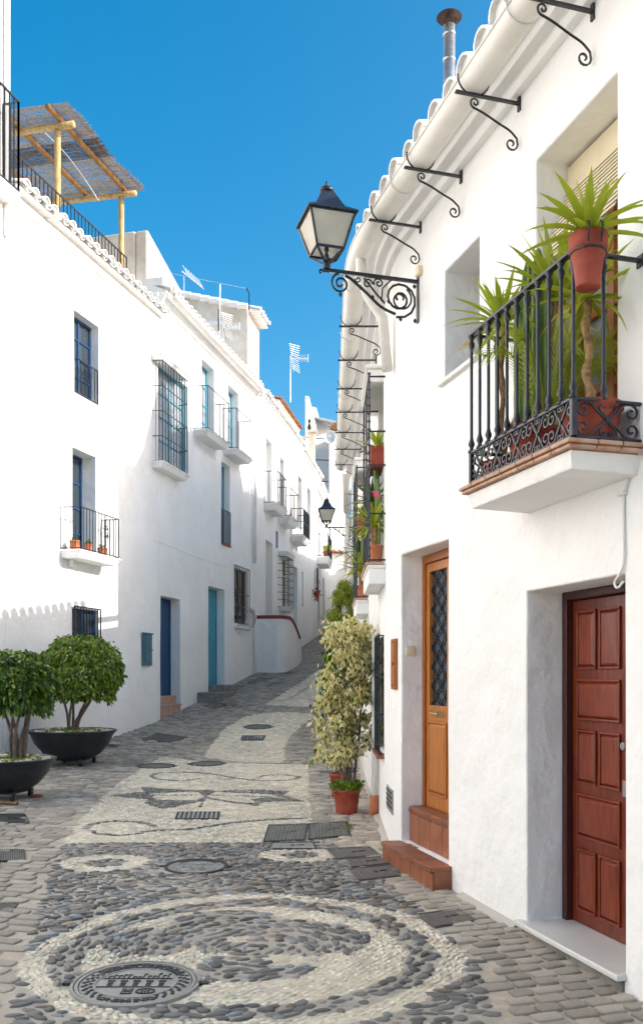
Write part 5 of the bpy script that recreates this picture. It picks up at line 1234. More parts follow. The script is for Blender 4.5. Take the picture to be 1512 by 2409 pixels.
plate('drain_grate', 'pale rusty grate at the left edge below the ribbed grey one', 'drain grate', [(-30, 2151), (28, 2151), (42, 2130), (-20, 2130)], 'rust_plate', ('bars', 12, 'x'))
plate('drain_grate', 'thin barred grate behind the flower pots on the right', 'drain grate', [(754, 1822), (800, 1823), (800, 1816), (755, 1815)], 'cast_iron', ('bars', 12, 'x'))
plate('drain_grate', 'dark plate half hidden behind the further planter bowl', 'plate', [(235, 1760), (268, 1761), (281, 1754), (248, 1752)], 'cast_dark')
for lab, pts in (('darkest small cover on the slope below the stone step', [(483, 1663), (512, 1666), (532, 1658), (500, 1655)]), ('rust brown small cover beside the darkest one below the stone step', [(523, 1661), (548, 1662), (560, 1656), (536, 1654)]),
                 ('dark grate uphill in front of the brown arched door', [(598, 1602), (625, 1604), (640, 1597), (610, 1595)]), ('small brown cover left of the dark grate uphill', [(576, 1609), (598, 1609), (606, 1605), (586, 1604)]),
                 ('small grey cover right of the dark grate uphill', [(630, 1612), (652, 1614), (660, 1610), (640, 1608)]), ('highest small brown cover, at the foot of the ramp wall', [(658, 1586), (680, 1587), (690, 1583), (668, 1582)])):
    plate('meter_cover', lab, 'cover', pts, 'cast_iron' if 'dark' in lab else 'rust_plate', None)

# --- stones
def dome_mesh(name, matn, sx=1.0, sy=1.0, h=.5, seed=0, n=8, tight=False):
    rs = np.random.RandomState(seed); vs = []; rg = ((1.0, -.3), (.94, .55), (.74, .93)); k = 1 + rs.uniform(-.20, .17, n); ph = rs.uniform(0, 6)
    for r_, z in rg:
        for j in range(n): a = 2 * math.pi * j / n + ph; vs.append((math.cos(a) * r_ * k[j] * sx, math.sin(a) * r_ * k[j] * sy, z * h))
    vs.append((0, 0, h)); fs = []
    for i in range(2):
        for j in range(n): a = i * n + j; b = i * n + (j + 1) % n; fs.append((a, b, b + n, a + n))
    for j in range(n): fs.append((2 * n + j, 2 * n + (j + 1) % n, 3 * n))
    return vs, fs
def sett_mesh(seed):
    rs = np.random.RandomState(seed); vs = []; base = [(-.5, -.5), (0, -.53), (.5, -.5), (.53, 0), (.5, .5), (0, .53), (-.5, .5), (-.53, 0)]
    j = rs.uniform(-.045, .045, (8, 2)); hz = rs.uniform(-.10, .10, 8)
    for s_, z in ((1.0, -.6), (.97, .55), (.84, 1.0)):
        for i, (a, b) in enumerate(base): vs.append(((a + j[i][0]) * (s_ if z < 1 else .88), (b + j[i][1]) * s_, z + (hz[i] if z > 0 else 0)))
    vs.append((0, 0, 1.05 + rs.uniform(-.1, .1))); fs = []
    for i in range(2):
        for q in range(8): a = i * 8 + q; b = i * 8 + (q + 1) % 8; fs.append((a, b, b + 8, a + 8))
    for q in range(8): fs.append((16 + q, 16 + (q + 1) % 8, 24))
    return vs, fs
def stone_field(kind, pts, sizes, rots, proto_n, mk, names, matn, n_single, tints, hscale, prefer=None):
    """pts (n,2); sizes (n,2)+height; the nearest n_single become objects, the rest one joined part"""
    protos = [mk(s) for s in range(proto_n)]; order = np.argsort(pts[:, 1]) if prefer is None else prefer
    single = set(order[:n_single].tolist()); pm = []
    for vs, fs in protos:
        me = bpy.data.meshes.new(names); me.from_pydata(vs, [], fs); me.materials.append(MT[matn]); me.polygons.foreach_set('use_smooth', [True] * len(fs)); pm.append(me)
    slope = (gzv(pts[:, 1] + .2) - gzv(pts[:, 1] - .2)) / .4; gzp = gzv(pts[:, 1])
    Vs = []; Ts = []; QF = []; TF = []; base = 0; pi = np.random.randint(0, proto_n, len(pts))
    for k in range(proto_n):
        sel = np.array([i for i in np.where(pi == k)[0] if i not in single], int)
        if not len(sel): continue
        v = np.array(protos[k][0]); q = np.array([f for f in protos[k][1] if len(f) == 4]); t = np.array([f for f in protos[k][1] if len(f) == 3])
        c, s_ = np.cos(rots[sel])[:, None], np.sin(rots[sel])[:, None]; x = v[None, :, 0] * sizes[sel, 0:1]; y = v[None, :, 1] * sizes[sel, 1:2]
        X = pts[sel, 0:1] + x * c - y * s_; dy = x * s_ + y * c; Y = pts[sel, 1:2] + dy; Z = gzp[sel][:, None] + dy * slope[sel][:, None] + v[None, :, 2] * sizes[sel, 2:3]
        Vs.append(np.stack([X, Y, Z], -1).reshape(-1, 3)); nv = len(v); off = base + np.arange(len(sel))[:, None, None] * nv
        QF.append((q[None] + off).reshape(-1, 4)); TF.append((t[None] + off).reshape(-1, 3)); Ts.append(np.repeat(tints[sel], nv, 0)); base += nv * len(sel)
    V_ = np.concatenate(Vs); QF = np.concatenate(QF); TF = np.concatenate(TF)
    TF4 = np.concatenate([QF[:, [0, 1, 2]], QF[:, [0, 2, 3]], TF])
    me = np_mesh(names + 's', V_, TF4, ['stone_tint'], np.concatenate(Ts), True); o = bpy.data.objects.new(names + 's', me); COL.objects.link(o); o.parent = GR; o['kind'] = 'stuff'
    for i in single:
        sl_ = math.atan(slope[i]); M = Matrix.Translation((pts[i, 0], pts[i, 1], gzp[i])) @ Matrix.Rotation(sl_, 4, 'X') @ Matrix.Rotation(rots[i], 4, 'Z') @ Matrix.Diagonal((*sizes[i], 1))
        inst(names, pm[pi[i]], GR, M)
def jitter_grid(sx, sy, x0, x1, y0, y1, jit):
    gx, gy = np.meshgrid(np.arange(x0, x1, sx), np.arange(y0, y1, sy)); gx = gx + (np.arange(gx.shape[0]) % 2)[:, None] * sx / 2
    return (gx + np.random.uniform(-jit, jit, gx.shape) * sx).ravel(), (gy + np.random.uniform(-jit, jit, gx.shape) * sy).ravel()
def view_ok(X, Y, marg=.15): return (np.abs(X / Y) < (756 / FX) + marg / Y) & (Y > 3.55)
# pale pebbles
def orient(X, Y):   # pebbles follow the ring, else lie across the street
    th = np.arctan2(Y - C0[1], X - C0[0]); near = np.hypot(X - C0[0], Y - C0[1]) < R0; return np.where(near, th + math.pi / 2, 0.0) + np.random.uniform(-.5, .5, X.shape)
def pale(y0, y1, s):
    X, Y = jitter_grid(s, s * .72, -3.2, 1.6, y0, y1, .22); ok = view_ok(X, Y) & (zone(X, Y) == 1) & clear(X, Y) & (X < right_x(Y) - .05) & (np.random.rand(len(X)) < .82); return X[ok], Y[ok], s
sets = [pale(3.6, 8.0, .043), pale(8.0, 12, .040), pale(12, 17, .052), pale(17, 27, .085)]
X = np.concatenate([s_[0] for s_ in sets]); Y = np.concatenate([s_[1] for s_ in sets]); sp = np.concatenate([np.full(len(s_[0]), s_[2]) for s_ in sets]); n = len(X)
sz = np.stack([sp * .52 * np.random.uniform(.7, 1.25, n), sp * .30 * np.random.uniform(.75, 1.2, n), np.random.uniform(.004, .008, n)], 1)
tn = np.array([(.72, .66, .54)])[0] * np.random.uniform(.74, 1.15, (n, 1)) * (1 + np.random.uniform(-.05, .05, (n, 3)))
rank = np.argsort(-(np.random.rand(n) * .25 + sz[:, 0] / Y * 60)); print('pale', n)
stone_field('pale', np.stack([X, Y], 1), sz, orient(X, Y), 5, lambda s_: dome_mesh('p', '', seed=s_, h=1.0), 'white_pebble', 'white_pebble_stone', 300, tn, 1, rank)
# dark pebbles
def dark(y0, y1, s):
    X, Y = jitter_grid(s, s * .55, -3.4, 1.8, y0, y1, .26); ok = view_ok(X, Y) & (zone(X, Y) == 2) & clear(X, Y, .01) & (X < right_x(Y) - .05) & (np.random.rand(len(X)) < .96); return X[ok], Y[ok], s
sets = [dark(3.6, 6.6, .092), dark(6.6, 9.0, .075), dark(9.0, 17, .038)]
X = np.concatenate([s_[0] for s_ in sets]); Y = np.concatenate([s_[1] for s_ in sets]); sp = np.concatenate([np.full(len(s_[0]), s_[2]) for s_ in sets]); n = len(X)
sz = np.stack([sp * .52 * np.random.uniform(.5, 1.35, n), sp * .28 * np.random.uniform(.55, 1.3, n), np.random.uniform(.006, .015, n)], 1)
g_ = np.random.normal(0, .09, (n, 1)); tn = np.array([(.195, .186, .17)])[0] * np.random.uniform(.5, 1.8, (n, 1)) * np.concatenate([1 + g_, np.ones((n, 1)), 1 - g_], 1)
rank = np.argsort(-(sz[:, 0] * sz[:, 1] / Y ** 2.2)); print('dark', n)
stone_field('dark', np.stack([X, Y], 1), sz, orient(X, Y), 6, lambda s_: dome_mesh('d', '', seed=40 + s_, h=1.0), 'dark_pebble', 'dark_pebble_stone', 300, tn, 1, rank)
# setts in courses
def setts(ang, lx, ly, region, gap=.90):
    ca, sa = math.cos(ang), math.sin(ang); rows = np.arange(-10, 45, ly); out = []
    for k, r_ in enumerate(rows):
        x = -14 + (k % 2) * lx / 2
        while x < 14:
            l_ = lx * np.random.uniform(.8, 1.25); out.append((x + l_ / 2, r_ + np.random.uniform(-.008, .008), l_)); x += l_
    a = np.array(out); X = a[:, 0] * ca - a[:, 1] * sa; Y = a[:, 0] * sa + a[:, 1] * ca; ok = (Y > 3.4) & (Y < 38) & (X > -7) & (X < 2.2)
    X, Y, L = X[ok], Y[ok], a[ok, 2]; ok = view_ok(X, Y, .3) & (X > left_x(Y) - .02) & (X < right_x(Y) + .02)
    X, Y, L = X[ok], Y[ok], L[ok]; zz = zone(X, Y)
    ok = region(X, Y) & (zz == 0) & (zone(X + .04, Y) == 0) & (zone(X - .04, Y) == 0) & clear(X, Y, .05); X, Y, L = X[ok], Y[ok], L[ok]
    return X, Y, L * gap, np.full(len(X), ly * gap * .92), np.full(len(X), ang)
mid = lambda X, Y: X > np.where(Y < 15, -.4, -.4 + .02 * (Y - 15))
a1 = setts(.29, .145, .105, lambda X, Y: mid(X, Y) & (Y < 8.6)); a2 = setts(-.02, .19, .115, lambda X, Y: mid(X, Y) & (Y >= 8.6)); a3 = setts(-.26, .20, .115, lambda X, Y: ~mid(X, Y))
X, Y, LX, LY, AN = [np.concatenate([q[i] for q in (a1, a2, a3)]) for i in range(5)]; n = len(X); print('setts', n)
sz = np.stack([LX * np.random.uniform(.88, 1.0, n), LY * np.random.uniform(.80, 1.02, n), np.random.uniform(.009, .015, n)], 1)
tn = np.where((X > -.4)[:, None] & (Y < 9)[:, None], np.array([[.49, .42, .335]]), np.array([[.46, .42, .36]])) * np.random.uniform(.62, 1.25, (n, 1)) * (1 + np.random.uniform(-.05, .035, (n, 3)))
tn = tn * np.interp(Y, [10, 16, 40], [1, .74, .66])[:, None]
rank = np.argsort(-(sz[:, 0] * sz[:, 1] / Y ** 2))
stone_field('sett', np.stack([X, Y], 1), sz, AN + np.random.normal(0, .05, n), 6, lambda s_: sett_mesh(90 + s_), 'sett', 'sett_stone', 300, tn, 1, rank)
# mortar fillets where the walls meet the street
m = MB(); us = np.arange(fR.u(1237) + .0, fR.U, .25)
m = MB()
def fillet(f, ua, ub):
    us = np.arange(ua, ub, .2); vs = []; fs = []
    for u in us:
        z = gz(f.P(u, 0, 0).y); k = .03 + .05 * noise.noise((u * 2.3, 0, 0)); vs += [f.P(u, -.02, z + .04), f.P(u, .008, z + .035), f.P(u, max(.02, k + .02), z + .012), f.P(u, max(.03, k + .04), z - .02)]
    for i in range(len(us) - 1):
        for j in range(3): a = i * 4 + j; fs.append((a, a + 4, a + 5, a + 1))
    m.add(vs, fs)
ord_ = [(fR.u(1600), o_red[0] - .1 - 0), ]
fillet(fR, o_red[1] + .1, o_wood[0] - .15); fillet(fR, o_wood[1] + .08, fR.U - .1); fillet(fR, 14.0, o_red[0] - .05)
fo_ = m.build('mortar_fillet', 'grout', GR, smooth=True)

# ================================================================== PLANTS, POTS, LAMPS
def leaf_cloud(pts, dirs, sizes, mats_w, name, parent, width=.5, droop=.35, kind='stuff', label=None):
    n = len(pts); D = dirs / np.linalg.norm(dirs, axis=1, keepdims=True); R_ = np.random.normal(size=(n, 3)); Sd = np.cross(D, R_); Sd /= np.linalg.norm(Sd, axis=1, keepdims=True); N = np.cross(Sd, D)
    L = sizes[:, None]; b = pts; mid = b + D * L * .45 - N * L * .06; tip = b + D * L - np.array([0, 0, 1.0]) * L * droop * .5
    l = b + D * L * .45 + Sd * L * width / 2 + N * L * .05; r = b + D * L * .45 - Sd * L * width / 2 + N * L * .05
    V_ = np.stack([b, l, r, tip, mid], 1).reshape(-1, 3); o = np.arange(n)[:, None, None] * 5
    F_ = (np.array([[0, 4, 1], [1, 4, 3], [3, 4, 2], [2, 4, 0]])[None] + o).reshape(-1, 3)
    off = np.array(wl(parent)); me = np_mesh(name, V_ - off, F_, [k for k, _ in mats_w], None, False)
    w_ = np.array([q for _, q in mats_w]); mi = np.random.choice(len(w_), n, p=w_ / w_.sum()); me.polygons.foreach_set('material_index', np.repeat(mi, 4).astype('i4'))
    ob = bpy.data.objects.new(name, me); COL.objects.link(ob); ob.parent = parent; WL[ob.name] = wl(parent); ob['kind'] = kind
    if label: ob['label'] = label
    return ob
def rnd_dirs(n):
    d = np.random.normal(size=(n, 3)); return d / np.linalg.norm(d, axis=1, keepdims=True)
def ball_crown(c, r, n, name, parent, mats_w, size, flat=.9, clumps=60):
    d = rnd_dirs(n); cd_ = rnd_dirs(clumps); a = d @ cd_.T; bump = (np.clip(a.max(1) - .93, 0, 1) / .07) * .10
    d[:, 2] = np.where(d[:, 2] < -.75, -d[:, 2] * .6, d[:, 2]); rad = r * (0.90 + bump + np.random.normal(0, .035, n)) * np.where(np.random.rand(n) < .25, np.random.uniform(.55, .9, n), 1) * (1 + .05 * np.sin(d[:, 0] * 7 + d[:, 2] * 5) + .05 * np.sin(d[:, 1] * 9 + d[:, 2] * 8))
    P_ = np.array(c) + d * rad[:, None] * np.array([1, 1, flat]); dr = d * .7 + np.array([0, 0, -.9]) + np.random.normal(0, .35, (n, 3))
    return leaf_cloud(P_, dr, np.random.uniform(size * .7, size * 1.25, n), mats_w, name, parent, width=.58)
def bowl_planter(px, py_base, r, ctr_x, lab, lab2, crown_c, crown_r, nleaf, stems_px, mats_w, seed):
    random.seed(seed); np.random.seed(seed)
    Y = gpt(px, py_base).y + r * .0; c = Vector(((px - CX) / FX * Y, Y, gz(Y)))
    t = thing('planter_bowl', lab, 'planter', tuple(c)); H = .42 * r / .62; z0 = c.z + .07
    prof = [(.20 * r, z0), (.42 * r, z0 + .05 * H), (.66 * r, z0 + .28 * H), (.84 * r, z0 + .60 * H), (.93 * r, z0 + .90 * H), (1.0 * r, z0 + 1.0 * H), (1.02 * r, z0 + 1.04 * H), (.97 * r, z0 + 1.06 * H), (.90 * r, z0 + .98 * H), (.86 * r, z0 + .90 * H)]
    MB().lathe(prof, (c.x, c.y, 0), 40).build('bowl', 'bowl_black', t, smooth=True)
    m = MB()
    MB().lathe([(.02, z0 + 1.0 * H), (.87 * r, z0 + .97 * H)], (c.x, c.y, 0), 24, cap=False).build('soil', 'soil', t)
    for i in range(4):
        a = math.radians(35 + 90 * i); w_ = MB(); x, y = c.x + .52 * r * math.cos(a), c.y + .52 * r * math.sin(a)
        w_.tube([(x - .02, y, c.z + .065), (x + .02, y, c.z + .065)], .06, 14); w_.build('caster', 'bowl_black', t, bevel=.006)
        w_ = MB(); w_.tube([(x - .035, y, c.z + .065), (x + .035, y, c.z + .065)], .015, 8); w_.tube([(x, y, c.z + .10), (x, y, z0 + .12 * H)], .018, 6); w_.build('caster_fork', 'steel', t)
    # white pebbles and greenery on the soil
    pb = [dome_mesh('', '', seed=s_, h=.7)[0:2] for s_ in range(3)]; pms = []
    for vs, fs in pb:
        me = bpy.data.meshes.new('white_stone'); me.from_pydata(vs, [], fs); me.materials.append(MT['white_pebble_stone']); me.polygons.foreach_set('use_smooth', [True] * len(fs)); pms.append(me)
    for i in range(70):
        a = random.uniform(0, 2 * math.pi); q = r * random.uniform(.40, .84); s_ = random.uniform(.03, .062)
        inst('white_stone', pms[i % 3], t, Matrix.Translation((c.x + q * math.cos(a), c.y + q * math.sin(a), z0 + 1.0 * H)) @ Matrix.Rotation(random.uniform(0, 6), 4, 'Z') @ Matrix.Diagonal((s_ * 1.3, s_, s_ * .9, 1)))
    n = 520; a = np.random.uniform(0, 6.28, n); q = r * np.sqrt(np.random.rand(n)) * .80; P_ = np.stack([c.x + q * np.cos(a), c.y + q * np.sin(a), np.full(n, z0 + 1.0 * H)], 1)
    leaf_cloud(P_, rnd_dirs(n) * .7 + np.array([0, 0, 1.1]), np.random.uniform(.03, .075, n), [('leaf_mid', 5), ('leaf_lime', 5)], 'ground_cover', t)
    T = thing('ficus_tree', lab2, 'tree', (c.x + stems_px[0], c.y, z0 + .9 * H)); cc = Vector(crown_c)
    for i in range(7):
        a = i * .9; b = Vector((c.x + stems_px[0] + .07 * math.cos(a), c.y + .07 * math.sin(a), z0 + .88 * H)); e = cc + Vector((math.cos(a * 1.3) * .45, math.sin(a * 1.3) * .45, random.uniform(-.5, .1))) * crown_r
        k = b.lerp(e, .35) + Vector((random.uniform(-.05, .05), random.uniform(-.05, .05), 0)); k.x = b.x + (k.x - b.x) * .6
        pts = catmull([b, k, b.lerp(e, .7) + Vector((random.uniform(-.06, .06), 0, 0)), e], 5); MB().tube(pts, [.026 - .016 * j / (len(pts) - 1) for j in range(len(pts))], 7).build('trunk', 'bark', T, smooth=True)
    ball_crown(tuple(cc), crown_r, nleaf, 'crown', T, mats_w, .062)
    return t, c
zc = lambda y, Y: (HY - y) / FX * Y
Y2 = gpt(171, 1800).y
bowl_planter(171, 1800, .69, 0, 'black bowl planter on casters, the further one of the two by the left wall', 'round clipped ficus tree with glossy sunlit leaves in the further bowl', ((186 - CX) / FX * Y2, Y2, zc(1583, Y2)), .645, 9500, (.0,), [('leaf_dark', 2.2), ('leaf_mid', 5), ('leaf_lime', 3.8)], 11)  # lime share paints yellow highlights of lit leaves into the crown
Y1 = gpt(20, 1880).y
bowl_planter(12, 1880, .60, 0, 'black bowl planter on casters, nearest the left edge', 'darker round clipped ficus tree in the nearest bowl at the left edge', ((38 - CX) / FX * Y1, Y1, zc(1616, Y1)), .47, 6500, (.16,), [('leaf_dark', 4), ('leaf_mid', 5), ('leaf_lime', 1.3)], 12)
p = gpt(30, 1900); t = thing('rusty_bar', 'short rusty iron bar lying on the setts before the nearest planter', 'bar', tuple(p)); m = MB(); m.tube([gpt(-10, 1893) + Vector((0, 0, .03)), gpt(42, 1897) + Vector((0, 0, .03))], .022, 6); m.build('bar', 'brown_wood', t)
p = gpt(87, 1879); t = thing('brick_chock', 'small red brick wedged under the nearest planter wheel', 'brick', tuple(p)); MB().box(p.x - .06, p.x + .06, p.y - .04, p.y + .04, p.z, p.z + .05).build('brick', 'brick_red', t, bevel=.008)

def pot(name, lab, cat, c, r, h, mt='pot_red', taper=.74, rim=.12, parent=None, nm='pot', group=None, soil=True):
    t = parent or thing(name, lab, cat, tuple(c), group); rb = r * taper; x, y, z = c
    prof = [(rb * .5, z), (rb, z), (rb + (r - rb) * .1, z + h * .02), (rb + (r * .95 - rb) * .08, z + h * .08), (rb + (r * .95 - rb) * .5, z + h * .5), (r * .93, z + h * (1 - rim) - .004), (r * .99, z + h * (1 - rim)), (r, z + h * (1 - rim * .4)), (r, z + h), (r * .93, z + h), (r * .90, z + h * .92)]
    MB().lathe(prof, (x, y, 0), 28).build(nm, mt, t, smooth=True)
    if soil: MB().lathe([(.005, z + h * .93), (r * .91, z + h * .91)], (x, y, 0), 16, cap=False).build('soil', 'soil', t)
    return t
# --- variegated ficus in its red pot, second pot behind
random.seed(5); np.random.seed(5)
pc = gpt(815, 1919); pc.y += .12; pc.z = gz(pc.y); pc.x = (815 - CX) / FX * pc.y
t = pot('flower_pot', 'dark red flower pot standing on the paving, in front of the other', 'flower pot', pc, .155, .27)
n = 420; a = np.random.uniform(0, 6.28, n); q = .17 * np.sqrt(np.random.rand(n)); leaf_cloud(np.stack([pc.x + q * np.cos(a), pc.y + q * np.sin(a), np.full(n, pc.z + .26) + np.random.uniform(0, .07, n)], 1), rnd_dirs(n) * .9 + np.array([0, 0, .6]), np.random.uniform(.035, .075, n), [('leaf_mid', 6), ('leaf_lime', 3)], 'low_greenery', t, width=.7)
T = thing('variegated_ficus', 'tall bushy ficus with cream edged leaves growing in the front red pot', 'tree', (pc.x + .03, pc.y, pc.z + .25))
Yf = pc.y; ctop = zc(1458, Yf); cbot = zc(1790, Yf)
for i, (ex, ez, bx_) in enumerate(((.0, .9, .03), (.10, .8, .05), (-.12, .7, .01), (.17, .5, .07), (-.20, .45, .0))):
    b = Vector((pc.x + bx_, pc.y + random.uniform(-.04, .04), pc.z + .24)); e = Vector((pc.x + ex, pc.y + random.uniform(-.1, .1), cbot + (ctop - cbot) * ez)); pts = catmull([b, b.lerp(e, .3) + Vector((random.uniform(-.03, .03), 0, 0)), b.lerp(e, .65) + Vector((random.uniform(-.05, .05), 0, 0)), e], 5); MB().tube(pts, [.020 - .014 * j / (len(pts) - 1) for j in range(len(pts))], 7).build('trunk', 'bark', T, smooth=True)
def column_crown(parent, segs, n, mats_w, size, name='crown', clump=90, Y=Yf, dep=.30, width=.6, seed=3):
    """segs: (px row, px left, px right) outline of the crown read from its silhouette"""
    rs = np.random.RandomState(seed); rows = [s_[0] for s_ in segs]; cl = []
    for i in range(clump):
        y = rs.uniform(rows[0], rows[-1]); l = np.interp(y, rows, [s_[1] for s_ in segs]); r_ = np.interp(y, rows, [s_[2] for s_ in segs]); k = rs.uniform(0, 1)
        x = l + (r_ - l) * k; d_ = dep * math.sqrt(max(0.05, 1 - (2 * k - 1) ** 2)); cl.append(((x - CX) / FX * Y, Y + rs.uniform(-d_, d_), (HY - y) / FX * Y))
    cl = np.array(cl); pk = rs.randint(0, clump, n); P_ = cl[pk] + rs.normal(0, .045, (n, 3)) * np.array([1, 1, .8]); dr = rs.normal(0, .55, (n, 3)) + np.array([0, 0, -.75])
    for c_ in cl[::2]:   # twigs that carry the clumps
        pass
    ob = leaf_cloud(P_, dr, rs.uniform(size * .7, size * 1.25, n), mats_w, name, parent, width=width)
    return cl, ob
segs = [(1455, 815, 850), (1475, 772, 870), (1510, 770, 886), (1545, 775, 888), (1580, 768, 886), (1620, 752, 888), (1680, 745, 884), (1720, 738, 882), (1750, 742, 872), (1770, 770, 850), (1790, 775, 800)]
cl, _ = column_crown(T, segs, 6200, [('leaf_cream', 6.5), ('leaf_cream2', 2.6), ('leaf_mid', 1.5), ('leaf_dark', 1.2)], .052, clump=170)  # dark leaves stand in for shaded gaps among the cream ones
m = MB()
for c_ in cl:
    s_ = Vector((pc.x + random.uniform(-.08, .1), pc.y, max(pc.z + .4, c_[2] - .18))); m.tube([s_, s_.lerp(Vector(c_), .5) + Vector((0, 0, -.02)), Vector(c_)], [.006, .004, .002], 4)
m.tube(catmull([(pc.x - .02, pc.y, cbot + .05), (pc.x - .2, pc.y - .02, cbot + .0), ((740 - CX) / FX * Yf, Yf, zc(1775, Yf))], 5), .004, 4)
m.build('twigs', 'bark', T)['kind'] = 'stuff'
for (x, y) in ((740, 1780), (727, 1790), (776, 1782), (768, 1770)):
    cc_ = np.array([(x - CX) / FX * Yf, Yf, zc(y, Yf)]); leaf_cloud(cc_ + np.random.normal(0, .02, (16, 3)), np.random.normal(0, .6, (16, 3)) + np.array([0, 0, -.6]), np.random.uniform(.04, .07, 16), [('leaf_cream', 5), ('leaf_mid', 2)], 'leaf_spray', T, width=.6)
p2 = gpt(803, 1865); p2 = Vector(((800 - CX) / FX * 10.9, 10.9, gz(10.9)))
t2 = pot('flower_pot', 'red flower pot standing behind the front one, partly hidden', 'flower pot', p2, .135, .30)
T2 = thing('leafy_shrub', 'green leafed potted shrub rising behind the cream leaved ficus', 'shrub', (p2.x, p2.y, p2.z + .28))
for i in range(5): b = Vector((p2.x - .06 + .03 * i, p2.y, p2.z + .27)); MB().tube(catmull([b, b + Vector((random.uniform(-.05, .05), 0, .6)), b + Vector((random.uniform(-.1, .1), 0, 1.35))], 4), .012, 6).build('trunk', 'bark', T2, smooth=True)
column_crown(T2, [(1462, 800, 830), (1480, 778, 850), (1520, 772, 850), (1560, 775, 850), (1640, 770, 850)], 1500, [('leaf_mid', 5), ('leaf_dark', 4), ('leaf_lime', 1.5)], .075, Y=10.9, clump=50, dep=.15, seed=8)
# fuzzy yellow green climber further up on the right
Yb = 15.9; T3 = thing('climbing_shrub', 'feathery yellow green shrub against the right wall below the caged balconies', 'shrub', ((812 - CX) / FX * Yb, Yb, gz(Yb)))
MB().tube([((815 - CX) / FX * Yb, Yb, gz(Yb)), ((812 - CX) / FX * Yb, Yb, 1.0)], .03, 6).build('trunk', 'bark', T3)
column_crown(T3, [(1368, 806, 820), (1385, 796, 830), (1405, 786, 834), (1430, 780, 834), (1460, 776, 830), (1500, 776, 830), (1560, 790, 830)], 9000, [('leaf_lime', 9), ('leaf_mid', 3), ('leaf_yellow', 1.5)], .07, Y=Yb, clump=70, dep=.25, width=.22, seed=9)  # yellow green foliage, lime share raised to look partly sunlit

# --- yuccas
def sword_mesh(name, matn, L, w_, bend, fold=.25):
    m = MB(); n = 6; vs = []; p = Vector((0, 0, 0)); a = 0
    for i in range(n + 1):
        t = i / n; ww = w_ * (0.55 + 1.2 * t * (1 - t) * 1.6) * (1 - t ** 4) / 1.2 + .0008; vs += [(-ww / 2, p.y, p.z + ww * fold), (0, p.y, p.z), (ww / 2, p.y, p.z + ww * fold)]
        a = -bend * t; p = p + Vector((0, math.cos(a), math.sin(a))) * L / n
    fs = []
    for i in range(n):
        for j in (0, 1): q = i * 3 + j; fs.append((q, q + 1, q + 4, q + 3))
    m.add(vs, fs); return m.mesh(name, matn, smooth=True)
SW = {mt: [sword_mesh('leaf', mt, 1.0, .105, b) for b in (.15, .5, .9, 1.3)] for mt in ('yucca_leaf', 'yucca_dark', 'leaf_yellow')}
def rosette(parent, c, L, n, mt='yucca_leaf', lo=-25, hi=85, wf=1.0, yellow=0, maxdrop=None):
    for i in range(n):
        t = (i + .5) / n; el = math.radians(hi + (lo - hi) * t + random.uniform(-7, 7)); az = i * 2.39996 + random.uniform(-.25, .25); l_ = L * random.uniform(.75, 1.1) * (.8 + .25 * min(1, t * 2.5))
        d = Vector((math.cos(az) * math.cos(el), math.sin(az) * math.cos(el), math.sin(el))); up = Vector((0, 0, 1)); xv = d.cross(up)
        if xv.length < .05: xv = Vector((1, 0, 0))
        xv.normalize(); zv = xv.cross(d); k = 0 if t < .3 else (1 if t < .65 else random.choice((1, 2)))
        M = Matrix(((xv.x, d.x, zv.x, c[0]), (xv.y, d.y, zv.y, c[1]), (xv.z, d.z, zv.z, c[2]), (0, 0, 0, 1))) @ Matrix.Diagonal((l_ * wf, l_, l_, 1))
        inst('leaf', SW['leaf_yellow' if random.random() < yellow and t > .7 else mt][k], parent, M)
def yucca(lab, base, top, L, n, r=.028, mt='yucca_leaf', **kw):
    t = thing('yucca_plant', lab, 'yucca', tuple(base)); b, e = Vector(base), Vector(top); pts = [b.lerp(e, i / 14) + Vector((.012 * math.sin(i * 1.1), .012 * math.cos(i), 0)) for i in range(15)]
    MB().tube(pts, [r * (1 + .22 * ((i * 7) % 3 - 1)) for i in range(15)], 8).build('trunk', 'yucca_bark', t, smooth=True); rosette(t, e, L, n, mt, **kw); return t
random.seed(21); P = fR.P; zf = 1.105
def rp(px, py, off):   # a point on the plane `off` in front of the near wall
    u, z = fR.uz(px, py, off); return P(u, off, z)
# tubs on the balcony
ta = rp(1262, 1010, .19); ta.z = zf; pot('plant_tub', 'low wide red tub of succulents at the far end of the near balcony', 'tub', ta + Vector((0, 0, 0)), .17, .22, 'pot_red', taper=.7)
tb = rp(1385, 1000, .19); tb.z = zf; pot('plant_tub', 'big red tub behind the scroll panel at the near end of the balcony', 'tub', tb, .165, .215, 'pot_red', taper=.72)
tc_ = rp(1180, 1040, .16); tc_.z = zf; pot('plant_tub', 'small red tub under the thin yucca trunk on the near balcony', 'tub', tc_, .13, .16, 'pot_red', taper=.8)
yucca('yucca on a thin trunk at the far end of the near balcony', (tc_.x, tc_.y, zf + .13), rp(1180, 768, .18), .34, 46, yellow=.15, wf=1.2, r=.02, lo=-15)
yucca('tall yucca behind the hanging pot on the near balcony', (tb.x, tb.y, zf + .20), rp(1378, 705, .12), .36, 34, mt='yucca_leaf', r=.021, yellow=.1, wf=1.15)
yucca('short yucca in the middle of the near balcony, behind the balusters', (ta.x + .02, ta.y, zf + .19), rp(1305, 700, .10), .42, 38, mt='yucca_leaf', yellow=.1, wf=1.1, r=.02, lo=0)
